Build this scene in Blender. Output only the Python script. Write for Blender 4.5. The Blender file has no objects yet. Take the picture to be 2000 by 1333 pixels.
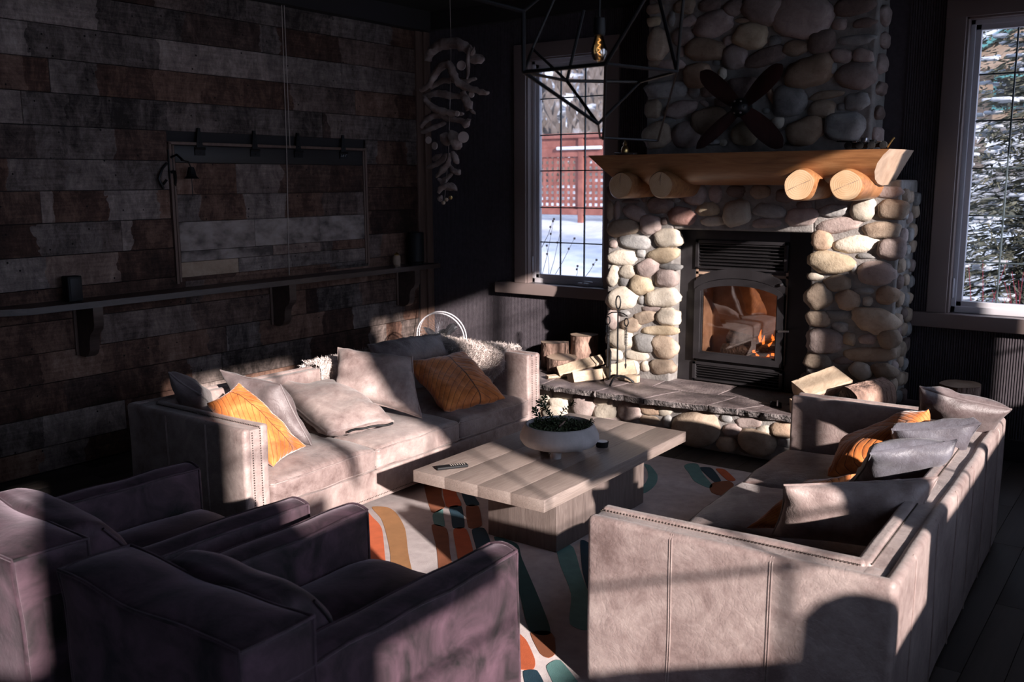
import bpy, bmesh, math, random
import numpy as np
from mathutils import Vector, Matrix, noise
random.seed(7); rng = np.random.default_rng(7)
sc = bpy.context.scene; C = sc.collection
PI = math.pi
# ------------------------------------------------------------------ camera, sky, sun, exposure
EYE = Vector((0.0, 0.0, 1.9)); FPX = 1845.36
YAW, PITCH, ROLL = -0.628225, -0.1674, -0.0042
_F = Vector((math.sin(YAW)*math.cos(PITCH), math.cos(YAW)*math.cos(PITCH), math.sin(PITCH)))
_R0 = Vector((math.cos(YAW), -math.sin(YAW), 0)); _U0 = _R0.cross(_F)
_R = _R0*math.cos(ROLL) + _U0*math.sin(ROLL); _U = -_R0*math.sin(ROLL) + _U0*math.cos(ROLL)
cam_d = bpy.data.cameras.new('camera'); cam = bpy.data.objects.new('camera', cam_d); C.objects.link(cam)
cam_d.sensor_width = 36.0; cam_d.lens = FPX/2000*36.0; cam_d.dof.use_dof = True; cam_d.dof.focus_distance = 5.0; cam_d.dof.aperture_fstop = 3.5; cam_d.clip_start = 0.05; cam_d.clip_end = 500
m = Matrix((( _R.x, _U.x, -_F.x, EYE.x), (_R.y, _U.y, -_F.y, EYE.y), (_R.z, _U.z, -_F.z, EYE.z), (0, 0, 0, 1)))
cam.matrix_world = m; sc.camera = cam
SUN_DIR = Vector((-1.95, 1.0, -0.679)).normalized()
w = bpy.data.worlds.new('sky'); sc.world = w; w.use_nodes = True
bg = w.node_tree.nodes['Background']; bg.inputs[0].default_value = (0.64, 0.745, 1.0, 1); bg.inputs[1].default_value = 3.2
sl = bpy.data.lights.new('sun', 'SUN'); sl.energy = 13.0; sl.angle = math.radians(0.9); sl.color = (1.0, 0.885, 0.82)
so = bpy.data.objects.new('sun', sl); C.objects.link(so); so.rotation_euler = SUN_DIR.to_track_quat('-Z', 'Y').to_euler()
so.location = (12, -7, 6)
sc.view_settings.view_transform = 'Standard'; sc.view_settings.look = 'None'; sc.view_settings.gamma = 1.0
sc.view_settings.use_curve_mapping = False; sc.view_settings.exposure = 0.15
sc.cycles.max_bounces = 8; sc.cycles.diffuse_bounces = 4; sc.cycles.glossy_bounces = 3; sc.cycles.transparent_max_bounces = 12
sc.cycles.use_denoising = True; sc.cycles.sample_clamp_indirect = 4.0; sc.cycles.caustics_reflective = False; sc.cycles.caustics_refractive = False

def at(px, py, plane, v):
    """point where the photograph's pixel meets a plane of the room (x=v, y=v or z=v)"""
    d = _F + _R*((px-1000)/FPX) - _U*((py-666.5)/FPX)
    i = 'xyz'.index(plane); t = (v-EYE[i])/d[i]
    return EYE + d*t
# ------------------------------------------------------------------ geometry helpers
class MB:
    def __init__(s): s.v = []; s.f = []; s.m = []; s.uv = []
    def add(s, V, F, mi=0, xf=None, uv=None):
        o = len(s.v)
        if xf is not None: V = [xf @ Vector(p) for p in V]
        s.v += [tuple(p) for p in V]; s.f += [tuple(i+o for i in f) for f in F]; s.m += [mi]*len(F)
        s.uv += ([tuple(u) for u in uv] if uv is not None else [(0, 0)]*len(V))
        return s
    def box(s, lo, hi, r=0.0, mi=0, xf=None, n=2, ex=2, fn=None):
        V, F = rbox(lo, hi, r, n, ex)
        if fn: V = [fn(Vector(p)) for p in V]
        return s.add(V, F, mi, xf)
    def tube(s, P, R, k=8, mi=0, xf=None, cap=True, closed=False):
        P = [Vector(p) for p in P]; n = len(P)
        if not isinstance(R, (list, tuple)): R = [R]*n
        V = []; F = []; up = None
        for i in range(n):
            a = P[i-1] if (i or closed) else P[i]; b = P[(i+1) % n] if (i < n-1 or closed) else P[i]
            t = (b-a); t = t.normalized() if t.length > 1e-9 else Vector((0, 0, 1))
            if up is None: up = t.orthogonal().normalized()
            up = (up - t*up.dot(t)); up = up.normalized() if up.length > 1e-6 else t.orthogonal().normalized()
            sd = t.cross(up)
            for j in range(k):
                an = 2*PI*j/k; V.append(P[i] + (up*math.cos(an) + sd*math.sin(an))*R[i])
        for i in range(n if closed else n-1):
            for j in range(k):
                F.append((i*k+j, i*k+(j+1) % k, ((i+1) % n)*k+(j+1) % k, ((i+1) % n)*k+j))
        if cap and not closed: F.append(tuple(reversed(range(k)))); F.append(tuple(range((n-1)*k, n*k)))
        return s.add(V, F, mi, xf)
    def lathe(s, prof, k=24, mi=0, xf=None):
        V = []; F = []
        for r, z in prof:
            for j in range(k): V.append((r*math.cos(2*PI*j/k), r*math.sin(2*PI*j/k), z))
        for i in range(len(prof)-1):
            for j in range(k): F.append((i*k+j, i*k+(j+1) % k, (i+1)*k+(j+1) % k, (i+1)*k+j))
        return s.add(V, F, mi, xf)
    def prism(s, poly, axis, a, b, mi=0, xf=None):
        """poly = 2D points in the two other axes (in xyz order)"""
        def P(p, h): return {'x': (h, p[0], p[1]), 'y': (p[0], h, p[1]), 'z': (p[0], p[1], h)}[axis]
        n = len(poly); V = [P(p, a) for p in poly] + [P(p, b) for p in poly]
        F = [tuple(range(n)), tuple(reversed(range(n, 2*n)))] + [(i, i+n, (i+1) % n+n, (i+1) % n) for i in range(n)]
        return s.add(V, F, mi, xf)
    def build(s, name, mats, parent=None, smooth=True, angle=40, fix=True, uv=False):
        me = bpy.data.meshes.new(name); me.from_pydata(s.v, [], s.f)
        mats = mats if isinstance(mats, (list, tuple)) else [mats]
        for q in mats: me.materials.append(q)
        me.polygons.foreach_set('material_index', s.m)
        if uv:
            L = me.uv_layers.new(name='UVMap'); idx = np.zeros(len(me.loops), int); me.loops.foreach_get('vertex_index', idx)
            L.data.foreach_set('uv', np.array(s.uv)[idx].astype(np.float32).ravel())
        if fix:
            b = bmesh.new(); b.from_mesh(me); bmesh.ops.recalc_face_normals(b, faces=b.faces); b.to_mesh(me); b.free()
        me.update()
        if smooth:
            me.polygons.foreach_set('use_smooth', [True]*len(me.polygons)); me.set_sharp_from_angle(angle=math.radians(angle))
        o = bpy.data.objects.new(name, me); C.objects.link(o); o.parent = parent
        return o
def rbox(lo, hi, r, n=2, ex=2):
    lo = np.array(lo, float); hi = np.array(hi, float); c = (lo+hi)/2; h = np.abs(hi-lo)/2; r = min(r, h.min()*0.99)
    ax = []
    for i in range(3):
        if r <= 0: a = np.array([-h[i], h[i]]) if ex <= 2 else np.linspace(-h[i], h[i], ex)
        else:
            t = np.linspace(0, PI/4, n+1)[:-1]; e = np.tan(t)  # 0..1
            left = -h[i] + r*(1-np.tan(np.linspace(PI/4, 0, n+1)))[:-1]
            mid = np.linspace(-h[i]+r, h[i]-r, max(2, ex)); a = np.concatenate([left, mid, -left[::-1]])
        ax.append(a)
    key = {}; V = []; F = []
    def vid(p):
        k = (round(p[0], 6), round(p[1], 6), round(p[2], 6))
        if k not in key: key[k] = len(V); V.append(p)
        return key[k]
    for i in range(3):
        j, k = (i+1) % 3, (i+2) % 3
        for sg in (-1, 1):
            g = []
            for a in ax[j]:
                row = []
                for b in ax[k]:
                    p = [0, 0, 0]; p[i] = sg*h[i]; p[j] = a; p[k] = b; row.append(vid(tuple(p)))
                g.append(row)
            for a in range(len(ax[j])-1):
                for b in range(len(ax[k])-1):
                    q = (g[a][b], g[a+1][b], g[a+1][b+1], g[a][b+1]); F.append(q if sg > 0 else q[::-1])
    V = np.array(V)
    if r > 0:
        inn = np.clip(V, -(h-r), h-r); d = V-inn; L = np.linalg.norm(d, axis=1, keepdims=True); L[L == 0] = 1
        V = inn + d/L*r
    return [tuple(p) for p in V+c], F
def set_props(o, label=None, cat=None, group=None, kind=None):
    if label: o['label'] = label
    if cat: o['category'] = cat
    if group: o['group'] = group
    if kind: o['kind'] = kind
    return o
def thing(name, label, cat, loc=(0, 0, 0), group=None, rz=0.0):
    o = bpy.data.objects.new(name, None); C.objects.link(o); o.location = loc; o.rotation_euler = (0, 0, rz); o.empty_display_size = .1
    return set_props(o, label, cat, group)
def struct(o): o['kind'] = 'structure'; return o
def rot(axis, deg): return Matrix.Rotation(math.radians(deg), 4, axis)
def T(x, y, z): return Matrix.Translation((x, y, z))
def nz(p, s=1.0, o=0.0): return noise.noise(Vector((p[0]*s+o, p[1]*s+o*1.3, p[2]*s-o)))
# ------------------------------------------------------------------ materials
class NT:
    def __init__(s, name):
        s.mat = bpy.data.materials.new(name); s.mat.use_nodes = True; s.t = s.mat.node_tree; s.b = s.t.nodes['Principled BSDF']; s.out = s.t.nodes['Material Output']
    def n(s, typ, **kw):
        q = s.t.nodes.new(typ)
        for k, v in kw.items():
            if k.startswith('i_'): q.inputs[int(k[2:]) if k[2:].isdigit() else k[2:].replace('_', ' ')].default_value = v
            else: setattr(q, k, v)
        return q
    def l(s, a, b): s.t.links.new(a, b)
    def co(s, kind='Object', scale=(1, 1, 1), rand=0.0):
        c = s.n('ShaderNodeTexCoord'); mp = s.n('ShaderNodeMapping'); mp.inputs['Scale'].default_value = scale; s.l(c.outputs[kind], mp.inputs[0])
        if rand:
            oi = s.n('ShaderNodeObjectInfo'); mu = s.n('ShaderNodeMath', operation='MULTIPLY'); mu.inputs[1].default_value = rand
            s.l(oi.outputs['Random'], mu.inputs[0]); s.l(mu.outputs[0], mp.inputs['Location'])
        return mp.outputs[0]
    def noise(s, co, scale, detail=4, rough=.55, dist=0.0):
        q = s.n('ShaderNodeTexNoise'); q.inputs['Scale'].default_value = scale; q.inputs['Detail'].default_value = detail
        q.inputs['Roughness'].default_value = rough; q.inputs['Distortion'].default_value = dist; s.l(co, q.inputs['Vector']); return q.outputs['Fac']
    def ramp(s, fac, stops, interp='LINEAR'):
        q = s.n('ShaderNodeValToRGB'); q.color_ramp.interpolation = interp; e = q.color_ramp.elements
        while len(e) < len(stops): e.new(.5)
        for i, (p, c) in enumerate(stops): e[i].position = p; e[i].color = (*c, 1) if len(c) == 3 else c
        s.l(fac, q.inputs[0]); return q.outputs[0]
    def mix(s, fac, a, b, mode='MIX'):
        q = s.n('ShaderNodeMix', data_type='RGBA', blend_type=mode)
        for sock, v in ((q.inputs[0], fac), (q.inputs[6], a), (q.inputs[7], b)):
            if isinstance(v, (int, float)): sock.default_value = v
            elif isinstance(v, tuple): sock.default_value = (*v, 1) if len(v) == 3 else v
            else: s.l(v, sock)
        return q.outputs[2]
    def math(s, op, a, b=0.0):
        q = s.n('ShaderNodeMath', operation=op)
        for sock, v in ((q.inputs[0], a), (q.inputs[1], b)):
            if isinstance(v, (int, float)): sock.default_value = v
            else: s.l(v, sock)
        return q.outputs[0]
    def col(s, c): (s.l(c, s.b.inputs['Base Color']) if not isinstance(c, tuple) else setattr(s.b.inputs['Base Color'], 'default_value', (*c, 1))); return s
    def rough(s, v): s.b.inputs['Roughness'].default_value = v; return s
    def bump(s, h, strength=.3, dist=.01):
        q = s.n('ShaderNodeBump'); q.inputs['Strength'].default_value = strength; q.inputs['Distance'].default_value = dist
        s.l(h, q.inputs['Height']); s.l(q.outputs[0], s.b.inputs['Normal']); return s
    def p(s, **kw):
        for k, v in kw.items(): s.b.inputs[k.replace('_', ' ')].default_value = v
        return s
def plain(name, c, rough=.6, **kw): return NT(name).col(c).rough(rough).p(**kw).mat
def noisy(name, stops, scale=8, rough=.7, bs=.2, bd=.005, stretch=(1, 1, 1), rand=0.0, fine=60, det=5, **kw):
    t = NT(name); c = t.co('Object', stretch, rand); f = t.noise(c, scale, det); t.col(t.ramp(f, stops)); t.rough(rough)
    t.bump(t.noise(c, fine, 3), bs, bd); t.p(**kw); return t.mat
def mk_leather(name, k=1.0, tint=(1, 1, 1)):
    t = NT(name); c = t.co('Object', (1, 1, 1), 9.0)
    a = t.noise(c, 3.6, 7, .68, .9); b = t.noise(c, 16, 6, .75)
    f = t.math('ADD', t.math('ADD', t.math('MULTIPLY', a, .60), t.math('MULTIPLY', b, .35)), t.math('MULTIPLY', t.math('SUBTRACT', t.noise(c, 1.7, 3, .6, .6), .42), .38))
    S = lambda r, g, bb: (r*k*tint[0], g*k*tint[1], bb*k*tint[2])
    t.col(t.ramp(f, [(.34, S(.13, .085, .078)), (.45, S(.235, .172, .160)), (.56, S(.325, .253, .235)), (.68, S(.44, .352, .325))]))
    cr = t.noise(t.co('Object', (1, 1, 1), 9.0), 7.5, 3, .5, 2.2); rid = t.math('POWER', t.math('SUBTRACT', 1.0, t.math('MULTIPLY', t.math('ABSOLUTE', t.math('SUBTRACT', cr, .5)), 2.0)), 14.0)
    t.rough(.50).p(Sheen_Weight=.15); t.bump(t.math('ADD', t.math('ADD', t.math('MULTIPLY', t.noise(c, 260, 3), .35), t.math('MULTIPLY', t.noise(c, 30, 5, .7), 1.6)), t.math('MULTIPLY', rid, -.28)), .42, .0045); return t.mat
def mk_velvet(name, base, hi, sheen=.8, scale=9):
    t = NT(name); c = t.co('Object', (1, 1, 1), 5.0)
    f = t.noise(c, scale, 6, .6, .7); t.col(t.ramp(f, [(.35, base), (.7, hi)])).rough(.75)
    t.p(Sheen_Weight=sheen, Sheen_Roughness=.35); t.b.inputs['Sheen Tint'].default_value = (.75, .60, .70, 1)
    t.bump(t.noise(c, 30, 4, .7), .25, .006); return t.mat
def mk_orange():
    t = NT('orange_velvet'); uvn = t.n('ShaderNodeTexCoord'); sp = t.n('ShaderNodeSeparateXYZ'); t.l(uvn.outputs['UV'], sp.inputs[0])
    u, v = sp.outputs[0], sp.outputs[1]
    av = t.math('ABSOLUTE', t.math('SUBTRACT', u, .60)); ph = t.math('SUBTRACT', v, t.math('MULTIPLY', av, .55)); ph = t.math('ADD', ph, t.math('MULTIPLY', t.math('MULTIPLY', av, av), -.5))
    st = t.math('ABSOLUTE', t.math('SUBTRACT', t.math('FRACT', t.math('MULTIPLY', ph, 10)), .5))
    vein = t.math('GREATER_THAN', st, .468); mid = t.math('LESS_THAN', av, .010); ln = t.math('MAXIMUM', vein, mid)
    c = t.co('Object', (1, 1, 1), 4); f = t.noise(c, 12, 5, .6, .8)
    base = t.ramp(f, [(.3, (.42, .11, .02)), (.55, (.66, .20, .045)), (.75, (.78, .27, .07))])
    t.col(t.mix(ln, base, (.12, .03, .008))).rough(.7).p(Sheen_Weight=.5, Sheen_Roughness=.4)
    t.bump(t.math('ADD', t.math('MULTIPLY', t.math('POWER', st, 4.0), -9.0), t.noise(c, 22, 4)), .45, .008); return t.mat
def mk_plank():
    t = NT('weathered_plank'); oi = t.n('ShaderNodeObjectInfo'); rnd = oi.outputs['Random']
    g = t.co('Object', (1.0, 1.0, 1.0), 37.0); st = t.co('Object', (1.0, 1.0, 14.0), 37.0)
    sep = t.n('ShaderNodeSeparateXYZ'); t.l(t.n('ShaderNodeTexCoord').outputs['Object'], sep.inputs[0]); wob = t.noise(g, 6, 3)
    cell = t.math('FLOOR', t.math('ADD', t.math('MULTIPLY', t.math('ADD', sep.outputs[1], t.math('MULTIPLY', wob, .22)), t.math('ADD', .9, t.math('MULTIPLY', t.math('FRACT', t.math('MULTIPLY', rnd, 13.7)), 2.2))), t.math('MULTIPLY', rnd, 91.0)))
    wn = t.n('ShaderNodeTexWhiteNoise'); wn.noise_dimensions = '2D'; cx = t.n('ShaderNodeCombineXYZ'); t.l(cell, cx.inputs[0]); t.l(t.math('MULTIPLY', rnd, 53.0), cx.inputs[1]); t.l(cx.outputs[0], wn.inputs['Vector'])
    sx = t.n('ShaderNodeSeparateColor'); t.l(wn.outputs['Color'], sx.inputs[0])
    pat = t.noise(t.co('Object', (1.0, 1.0, .55), 37.0), 7.0, 9, .84, .35); gr = t.noise(st, 4.0, 6, .7)
    f = t.math('ADD', t.math('MULTIPLY', t.math('ADD', pat, -.04), .64), t.math('MULTIPLY', sx.outputs[0], .13)); f = t.math('ADD', f, t.math('MULTIPLY', gr, .2))
    f = t.math('ADD', f, t.math('MULTIPLY', t.math('SUBTRACT', rnd, .5), .10))
    grey = t.ramp(f, [(.34, (.022, .017, .016)), (.42, (.085, .068, .064)), (.52, (.20, .162, .152)), (.62, (.37, .31, .285)), (.74, (.50, .43, .39))])
    brown = t.ramp(f, [(.34, (.020, .011, .009)), (.44, (.065, .034, .026)), (.55, (.17, .10, .075)), (.70, (.34, .24, .20))])
    sel = t.ramp(t.math('ADD', t.math('MULTIPLY', sx.outputs[1], .65), t.math('MULTIPLY', t.math('FRACT', t.math('MULTIPLY', rnd, 7.31)), .4)), [(.42, (0, 0, 0)), (.62, (1, 1, 1))])
    c = t.mix(sel, brown, grey)
    kv = t.n('ShaderNodeTexVoronoi'); kv.inputs['Scale'].default_value = 11.0; t.l(g, kv.inputs['Vector']); hole = t.math('LESS_THAN', kv.outputs['Distance'], .075)
    c = t.mix(hole, c, (.008, .006, .006)); c = t.mix(1.0, c, (1.0, .97, .94), 'MULTIPLY'); t.col(c).rough(.82).p(Specular_IOR_Level=.25)
    t.bump(t.math('ADD', t.noise(st, 9, 5, .75), t.math('MULTIPLY', hole, -1.2)), .35, .006); return t.mat
def mk_wood(name, stops, axis=0, scale=5, rough=.55, ring=False, bs=.15, rand=3.0, cross=9):
    t = NT(name); s = [cross, cross, cross]; s[axis] = 1.0; c = t.co('Object', tuple(s), rand); f = t.noise(c, scale*.35, 6, .65, 1.2)
    t.col(t.ramp(f, stops)).rough(rough); t.bump(t.noise(c, scale*3, 4, .7), bs, .004); return t.mat
def mk_stone(name, a, b):
    t = NT(name); c = t.co('Object', (1, 1, 1), 30.0); oi = t.n('ShaderNodeObjectInfo'); f = t.noise(c, 9, 6, .65, .5); sp = t.noise(c, 55, 3, .7)
    base = t.ramp(f, [(.3, a), (.7, b)]); base = t.mix(t.ramp(sp, [(.60, (0, 0, 0)), (.72, (.55, .55, .55))]), base, tuple(x*.55 for x in a))
    hv = t.n('ShaderNodeHueSaturation'); t.l(base, hv.inputs['Color']); t.l(t.math('ADD', t.math('MULTIPLY', oi.outputs['Random'], .5), .75), hv.inputs['Value'])
    t.col(hv.outputs[0]).rough(.72).p(Specular_IOR_Level=.3); t.bump(t.math('ADD', t.noise(c, 20, 5, .7), t.math('MULTIPLY', sp, .5)), .45, .012); return t.mat
def mk_glass(name, refl=.0, tint=(.97, .985, 1)):
    t = NT(name); tr = t.n('ShaderNodeBsdfTransparent'); tr.inputs[0].default_value = (*tint, 1); gl = t.n('ShaderNodeBsdfGlossy'); gl.inputs['Roughness'].default_value = .015
    lw = t.n('ShaderNodeFresnel'); lw.inputs[0].default_value = 1.5; ms = t.n('ShaderNodeMixShader')
    t.l(t.math('ADD', t.math('MULTIPLY', lw.outputs[0], 1.6), refl), ms.inputs[0]); t.l(tr.outputs[0], ms.inputs[1]); t.l(gl.outputs[0], ms.inputs[2]); t.l(ms.outputs[0], t.out.inputs[0]); return t.mat
def mk_endgrain():
    t = NT('cut_log_end'); c = t.n('ShaderNodeTexCoord'); s = t.n('ShaderNodeSeparateXYZ'); t.l(c.outputs['UV'], s.inputs[0])
    r = t.math('SQRT', t.math('ADD', t.math('POWER', t.math('ABSOLUTE', s.outputs[0]), 2), t.math('POWER', t.math('ABSOLUTE', s.outputs[1]), 2)))
    n = t.noise(t.co('Object', (1, 1, 1), 3), 9, 4); ring = t.math('SINE', t.math('ADD', t.math('MULTIPLY', r, 90), t.math('MULTIPLY', n, 9)))
    t.col(t.mix(t.math('MULTIPLY', t.math('ADD', ring, 1), .10), t.ramp(n, [(.3, (.52, .33, .18)), (.7, (.64, .45, .28))]), (.40, .22, .10))).rough(.7); t.bump(ring, .1, .002); return t.mat

M = dict(
 leather=mk_leather('taupe_leather'), leather_dark=mk_leather('dusky_leather', .5, (.95, .96, 1.03)), leather_shaded=mk_leather('shaded_grey_leather', .5, (.80, .98, 1.25)),  # last one darkened and blued to stand in for shade
 velvet=mk_velvet('plum_velvet', (.004, .002, .003), (.085, .044, .062), .28, 6), orange=mk_orange(),
 plank=mk_plank(), iron=plain('black_iron', (.012, .012, .014), .45, Metallic=.6), black=plain('black_plastic', (.008, .008, .009), .6, Specular_IOR_Level=.25),
 stove=noisy('stove_steel', [(.3, (.018, .016, .018)), (.7, (.03, .027, .03))], 6, .42, .05, .001, Metallic=.3),
 mortar=noisy('mortar', [(.3, (.17, .155, .148)), (.7, (.28, .26, .245))], 14, .95, .5, .01),
 slab=noisy('hearth_slab_stone', [(.25, (.07, .055, .058)), (.5, (.17, .135, .135)), (.75, (.30, .25, .24))], 6, .55, .5, .012, rand=20.0),
 slabedge=noisy('broken_slab_edge', [(.36, (.03, .026, .027)), (.52, (.13, .11, .108)), (.72, (.32, .28, .265))], 22, .75, 1.0, .03, rand=20.0),
 pine=mk_wood('pine_beam', [(.2, (.12, .045, .018)), (.5, (.27, .118, .046)), (.8, (.41, .21, .095))], 0, 7, .42), endgrain=mk_endgrain(),
 pine_end=noisy('pale_cut_pine', [(.3, (.27, .18, .125)), (.7, (.40, .29, .21))], 10, .65, .2),
 bark=noisy('log_bark', [(.3, (.05, .030, .025)), (.5, (.24, .15, .115)), (.7, (.44, .30, .24))], 12, .95, 1.0, .03, (1, 1, .35), 9.0, 24),
 split=mk_wood('split_firewood', [(.2, (.36, .25, .17)), (.5, (.54, .41, .29)), (.8, (.68, .55, .41))], 1, 11, .8, bs=.8, rand=7.0),
 tablew=mk_wood('limed_oak', [(.2, (.13, .098, .086)), (.45, (.245, .19, .168)), (.75, (.37, .30, .265))], 1, 14, .33, bs=.6, rand=0, cross=26),
 pedw=mk_wood('shaded_oak_pedestal', [(.2, (.07, .052, .047)), (.5, (.13, .10, .09)), (.8, (.20, .16, .145))], 2, 12, .5, bs=.4, rand=0),  # pedestal oak darkened to stand in for shade
 plank_light=noisy('pale_weathered_plank', [(.34, (.07, .055, .05)), (.45, (.19, .15, .135)), (.58, (.31, .25, .225)), (.75, (.40, .33, .30))], 6, .85, .4, .006, (1, 1, 1.6), 11.0, 40, 8),
 shelfw=mk_wood('dark_stained_wood', [(.2, (.025, .016, .014)), (.6, (.075, .05, .042)), (.85, (.12, .085, .07))], 1, 5, .38),
 darkwood=mk_wood('near_black_board', [(.2, (.006, .005, .006)), (.8, (.018, .014, .014))], 1, 5, .5),
 trimw=mk_wood('brown_trim_wood', [(.2, (.07, .04, .03)), (.8, (.18, .11, .085))], 2, 5, .6), floorw=mk_wood('dark_floor_board', [(.2, (.010, .008, .008)), (.6, (.028, .020, .018)), (.85, (.04, .029, .026))], 1, 5, .68),
 wallp=noisy('dark_plum_paint', [(.3, (.050, .041, .050)), (.7, (.074, .062, .073))], 30, .7, .1, .002), taupe=plain('taupe_paint', (.215, .165, .155), .42),
 vinyl=plain('white_vinyl', (.62, .60, .64), .35), muntin=plain('pewter_muntin', (.06, .08, .09), .4), dark=plain('ceiling_paint', (.012, .010, .012), .85),
 brass=plain('brass', (.55, .38, .15), .3, Metallic=1.0), nail=plain('antique_nail', (.10, .085, .075), .35, Metallic=.9), steel=plain('brushed_steel', (.55, .55, .58), .3, Metallic=1.0),
 glass=mk_glass('window_glass'), glass_dim=mk_glass('dimming_glass', 0.0, (.46, .475, .50)), stoveglass=mk_glass('stove_glass', .10, (.72, .62, .55)),  # second glass: tint added to dim the overbright outdoors
 concrete=noisy('cast_concrete', [(.3, (.36, .33, .32)), (.7, (.54, .50, .49))], 9, .8, .25, .004), soil=noisy('potting_soil', [(.3, (.012, .009, .007)), (.7, (.05, .035, .02))], 50, .95, 1, .02),
 leaf=noisy('dark_green_leaf', [(.3, (.012, .03, .014)), (.7, (.05, .09, .035))], 30, .5, .1, rand=5), moss=noisy('moss_tuft', [(.3, (.015, .025, .010)), (.6, (.06, .08, .03)), (.8, (.20, .22, .12))], 60, .8, .5),
 drift=noisy('driftwood', [(.3, (.13, .09, .08)), (.5, (.27, .20, .18)), (.7, (.42, .34, .31))], 9, .85, .6, .01, rand=9.0), driftend=plain('pale_wood_slice', (.50, .40, .36), .8),
 snow=noisy('snow', [(.3, (.56, .59, .64)), (.7, (.70, .72, .75))], 3, .7, .3, .05, fine=9), cream=plain('cream_wool', (.5, .42, .37), .9),
 rugbase=noisy('rug_wool_lilac_beige', [(.3, (.46, .39, .39)), (.7, (.60, .53, .52))], 14, .95, .5, .004, fine=260),
 propw=mk_wood('dark_mahogany', [(.2, (.014, .006, .006)), (.8, (.06, .020, .018))], 2, 4, .35),
 firebrick=noisy('firebrick', [(.3, (.22, .14, .10)), (.7, (.38, .26, .19))], 10, .9, .3), ash=noisy('charred_log', [(.3, (.01, .008, .008)), (.6, (.07, .05, .045)), (.8, (.2, .16, .14))], 14, .9, .8, .02),
)
for k, c in dict(orange=(.62, .13, .045), tan=(.36, .17, .065), brown=(.27, .085, .035), teal=(.14, .30, .29), green=(.028, .095, .095), navy=(.008, .045, .075)).items():
    M['rug_'+k] = noisy('rug_wool_'+k, [(.3, tuple(x*.8 for x in c)), (.7, c)], 16, .95, .5, .004, fine=260)
M['s_t'] = mk_stone('stone_tan', (.27, .20, .15), (.44, .35, .27)); M['s_g'] = mk_stone('stone_grey', (.17, .165, .165), (.36, .35, .34)); M['s_p'] = mk_stone('stone_pink', (.25, .19, .175), (.43, .35, .325))
M['s_y'] = mk_stone('stone_honey', (.36, .275, .185), (.56, .46, .335)); M['s_w'] = mk_stone('stone_cream', (.42, .36, .29), (.60, .54, .46)); M['s_d'] = mk_stone('stone_brown', (.11, .08, .072), (.24, .18, .16))
M['s_r'] = mk_stone('stone_rust', (.17, .085, .07), (.36, .22, .19)); M['s_o'] = mk_stone('stone_ochre', (.27, .18, .125), (.44, .325, .24))
def emis(name, c, s):
    t = NT(name); e = t.n('ShaderNodeEmission'); e.inputs[0].default_value = (*c, 1); e.inputs[1].default_value = s; t.l(e.outputs[0], t.out.inputs[0]); return t.mat
M['flame'] = emis('flame', (1.0, .20, .03), 2.2); M['ember'] = emis('ember', (1.0, .10, .02), 2.5); M['filament'] = emis('filament', (1.0, .60, .28), 3.0)
M['amber'] = mk_glass('amber_bulb_glass', .18, (.95, .72, .42))
M['white_print'] = plain('white_print', (.30, .32, .34), .5)
# ================================================================== ROOM SHELL
XL, YB, XR, YF, ZC = -6.09, 7.05, 1.30, -2.6, 3.46
def solid(name, boxes, mat, parent=None, r=0.0):
    b = MB()
    for lo, hi in boxes: b.box(lo, hi, r)
    return b.build(name, mat, parent, smooth=r > 0)
SUBF = -0.30
fl = struct(solid('floor', [((XL-.2, YF-.2, -.12), (XR+.2, YB+.2, -.012))], M['dark']))
plank_cache = {}
for i in range(0, 50):                                       # dark floor boards running away from the camera
    x0 = XL+.02+i*.148
    if x0 > XR: break
    y = YF + rng.uniform(0, 1.5)-1.5
    while y < YB:
        L = rng.uniform(1.4, 2.6); a, b_ = max(y, YF), min(y+L, YB); y += L
        if b_-a < .1: continue
        o = MB().box((x0, a+.001, -.012), (x0+.146, b_-.001, 0), .0015, n=1).build('floor_board', M['floorw'], fl); 
W = {'win1': (-4.95, -4.12), 'win2': (-1.39, -.32)}; WZ = (.985, 2.965)
wb = struct(solid('wall_back', [((XL-.2, YB+.012, -.1), (W['win1'][0], YB+.16, ZC)), ((W['win1'][1], YB+.012, -.1), (W['win2'][0], YB+.16, ZC)), ((W['win2'][1], YB+.012, -.1), (XR+.2, YB+.16, ZC)),
    ((W['win1'][0], YB+.012, -.1), (W['win1'][1], YB+.16, WZ[0])), ((W['win2'][0], YB+.012, -.1), (W['win2'][1], YB+.16, WZ[0])),
    ((W['win1'][0], YB+.012, WZ[1]), (W['win1'][1], YB+.16, ZC)), ((W['win2'][0], YB+.012, WZ[1]), (W['win2'][1], YB+.16, ZC))], M['wallp']))
def ribbed(x0, x1, z0, z1):
    n = int(round((x1-x0)/.0165)); pts = []
    for i in range(n):
        x = x0+(x1-x0)*i/n; s = (x1-x0)/n
        pts += [(x+.15*s, YB+.0125), (x+.30*s, YB+.003), (x+.80*s, YB+.003), (x+.95*s, YB+.0125)]
    V = [(x, y, z0) for x, y in pts]+[(x, y, z1) for x, y in pts]; k = len(pts)
    F = [(i, i+1, k+i+1, k+i) for i in range(k-1)]
    return MB().add(V, F).build('ribbed_panel', M['wallp'], wb, smooth=False, fix=False)
ribbed(XL, W['win1'][0], 0, ZC); ribbed(W['win1'][0], W['win1'][1], 0, WZ[0]); ribbed(W['win1'][0], W['win1'][1], WZ[1], ZC)
ribbed(W['win1'][1], -3.75, 0, ZC); ribbed(-1.75, W['win2'][0], 0, ZC); ribbed(W['win2'][0], W['win2'][1], 0, WZ[0]); ribbed(W['win2'][0], W['win2'][1], WZ[1], ZC); ribbed(W['win2'][1], XR, 0, ZC)
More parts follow.
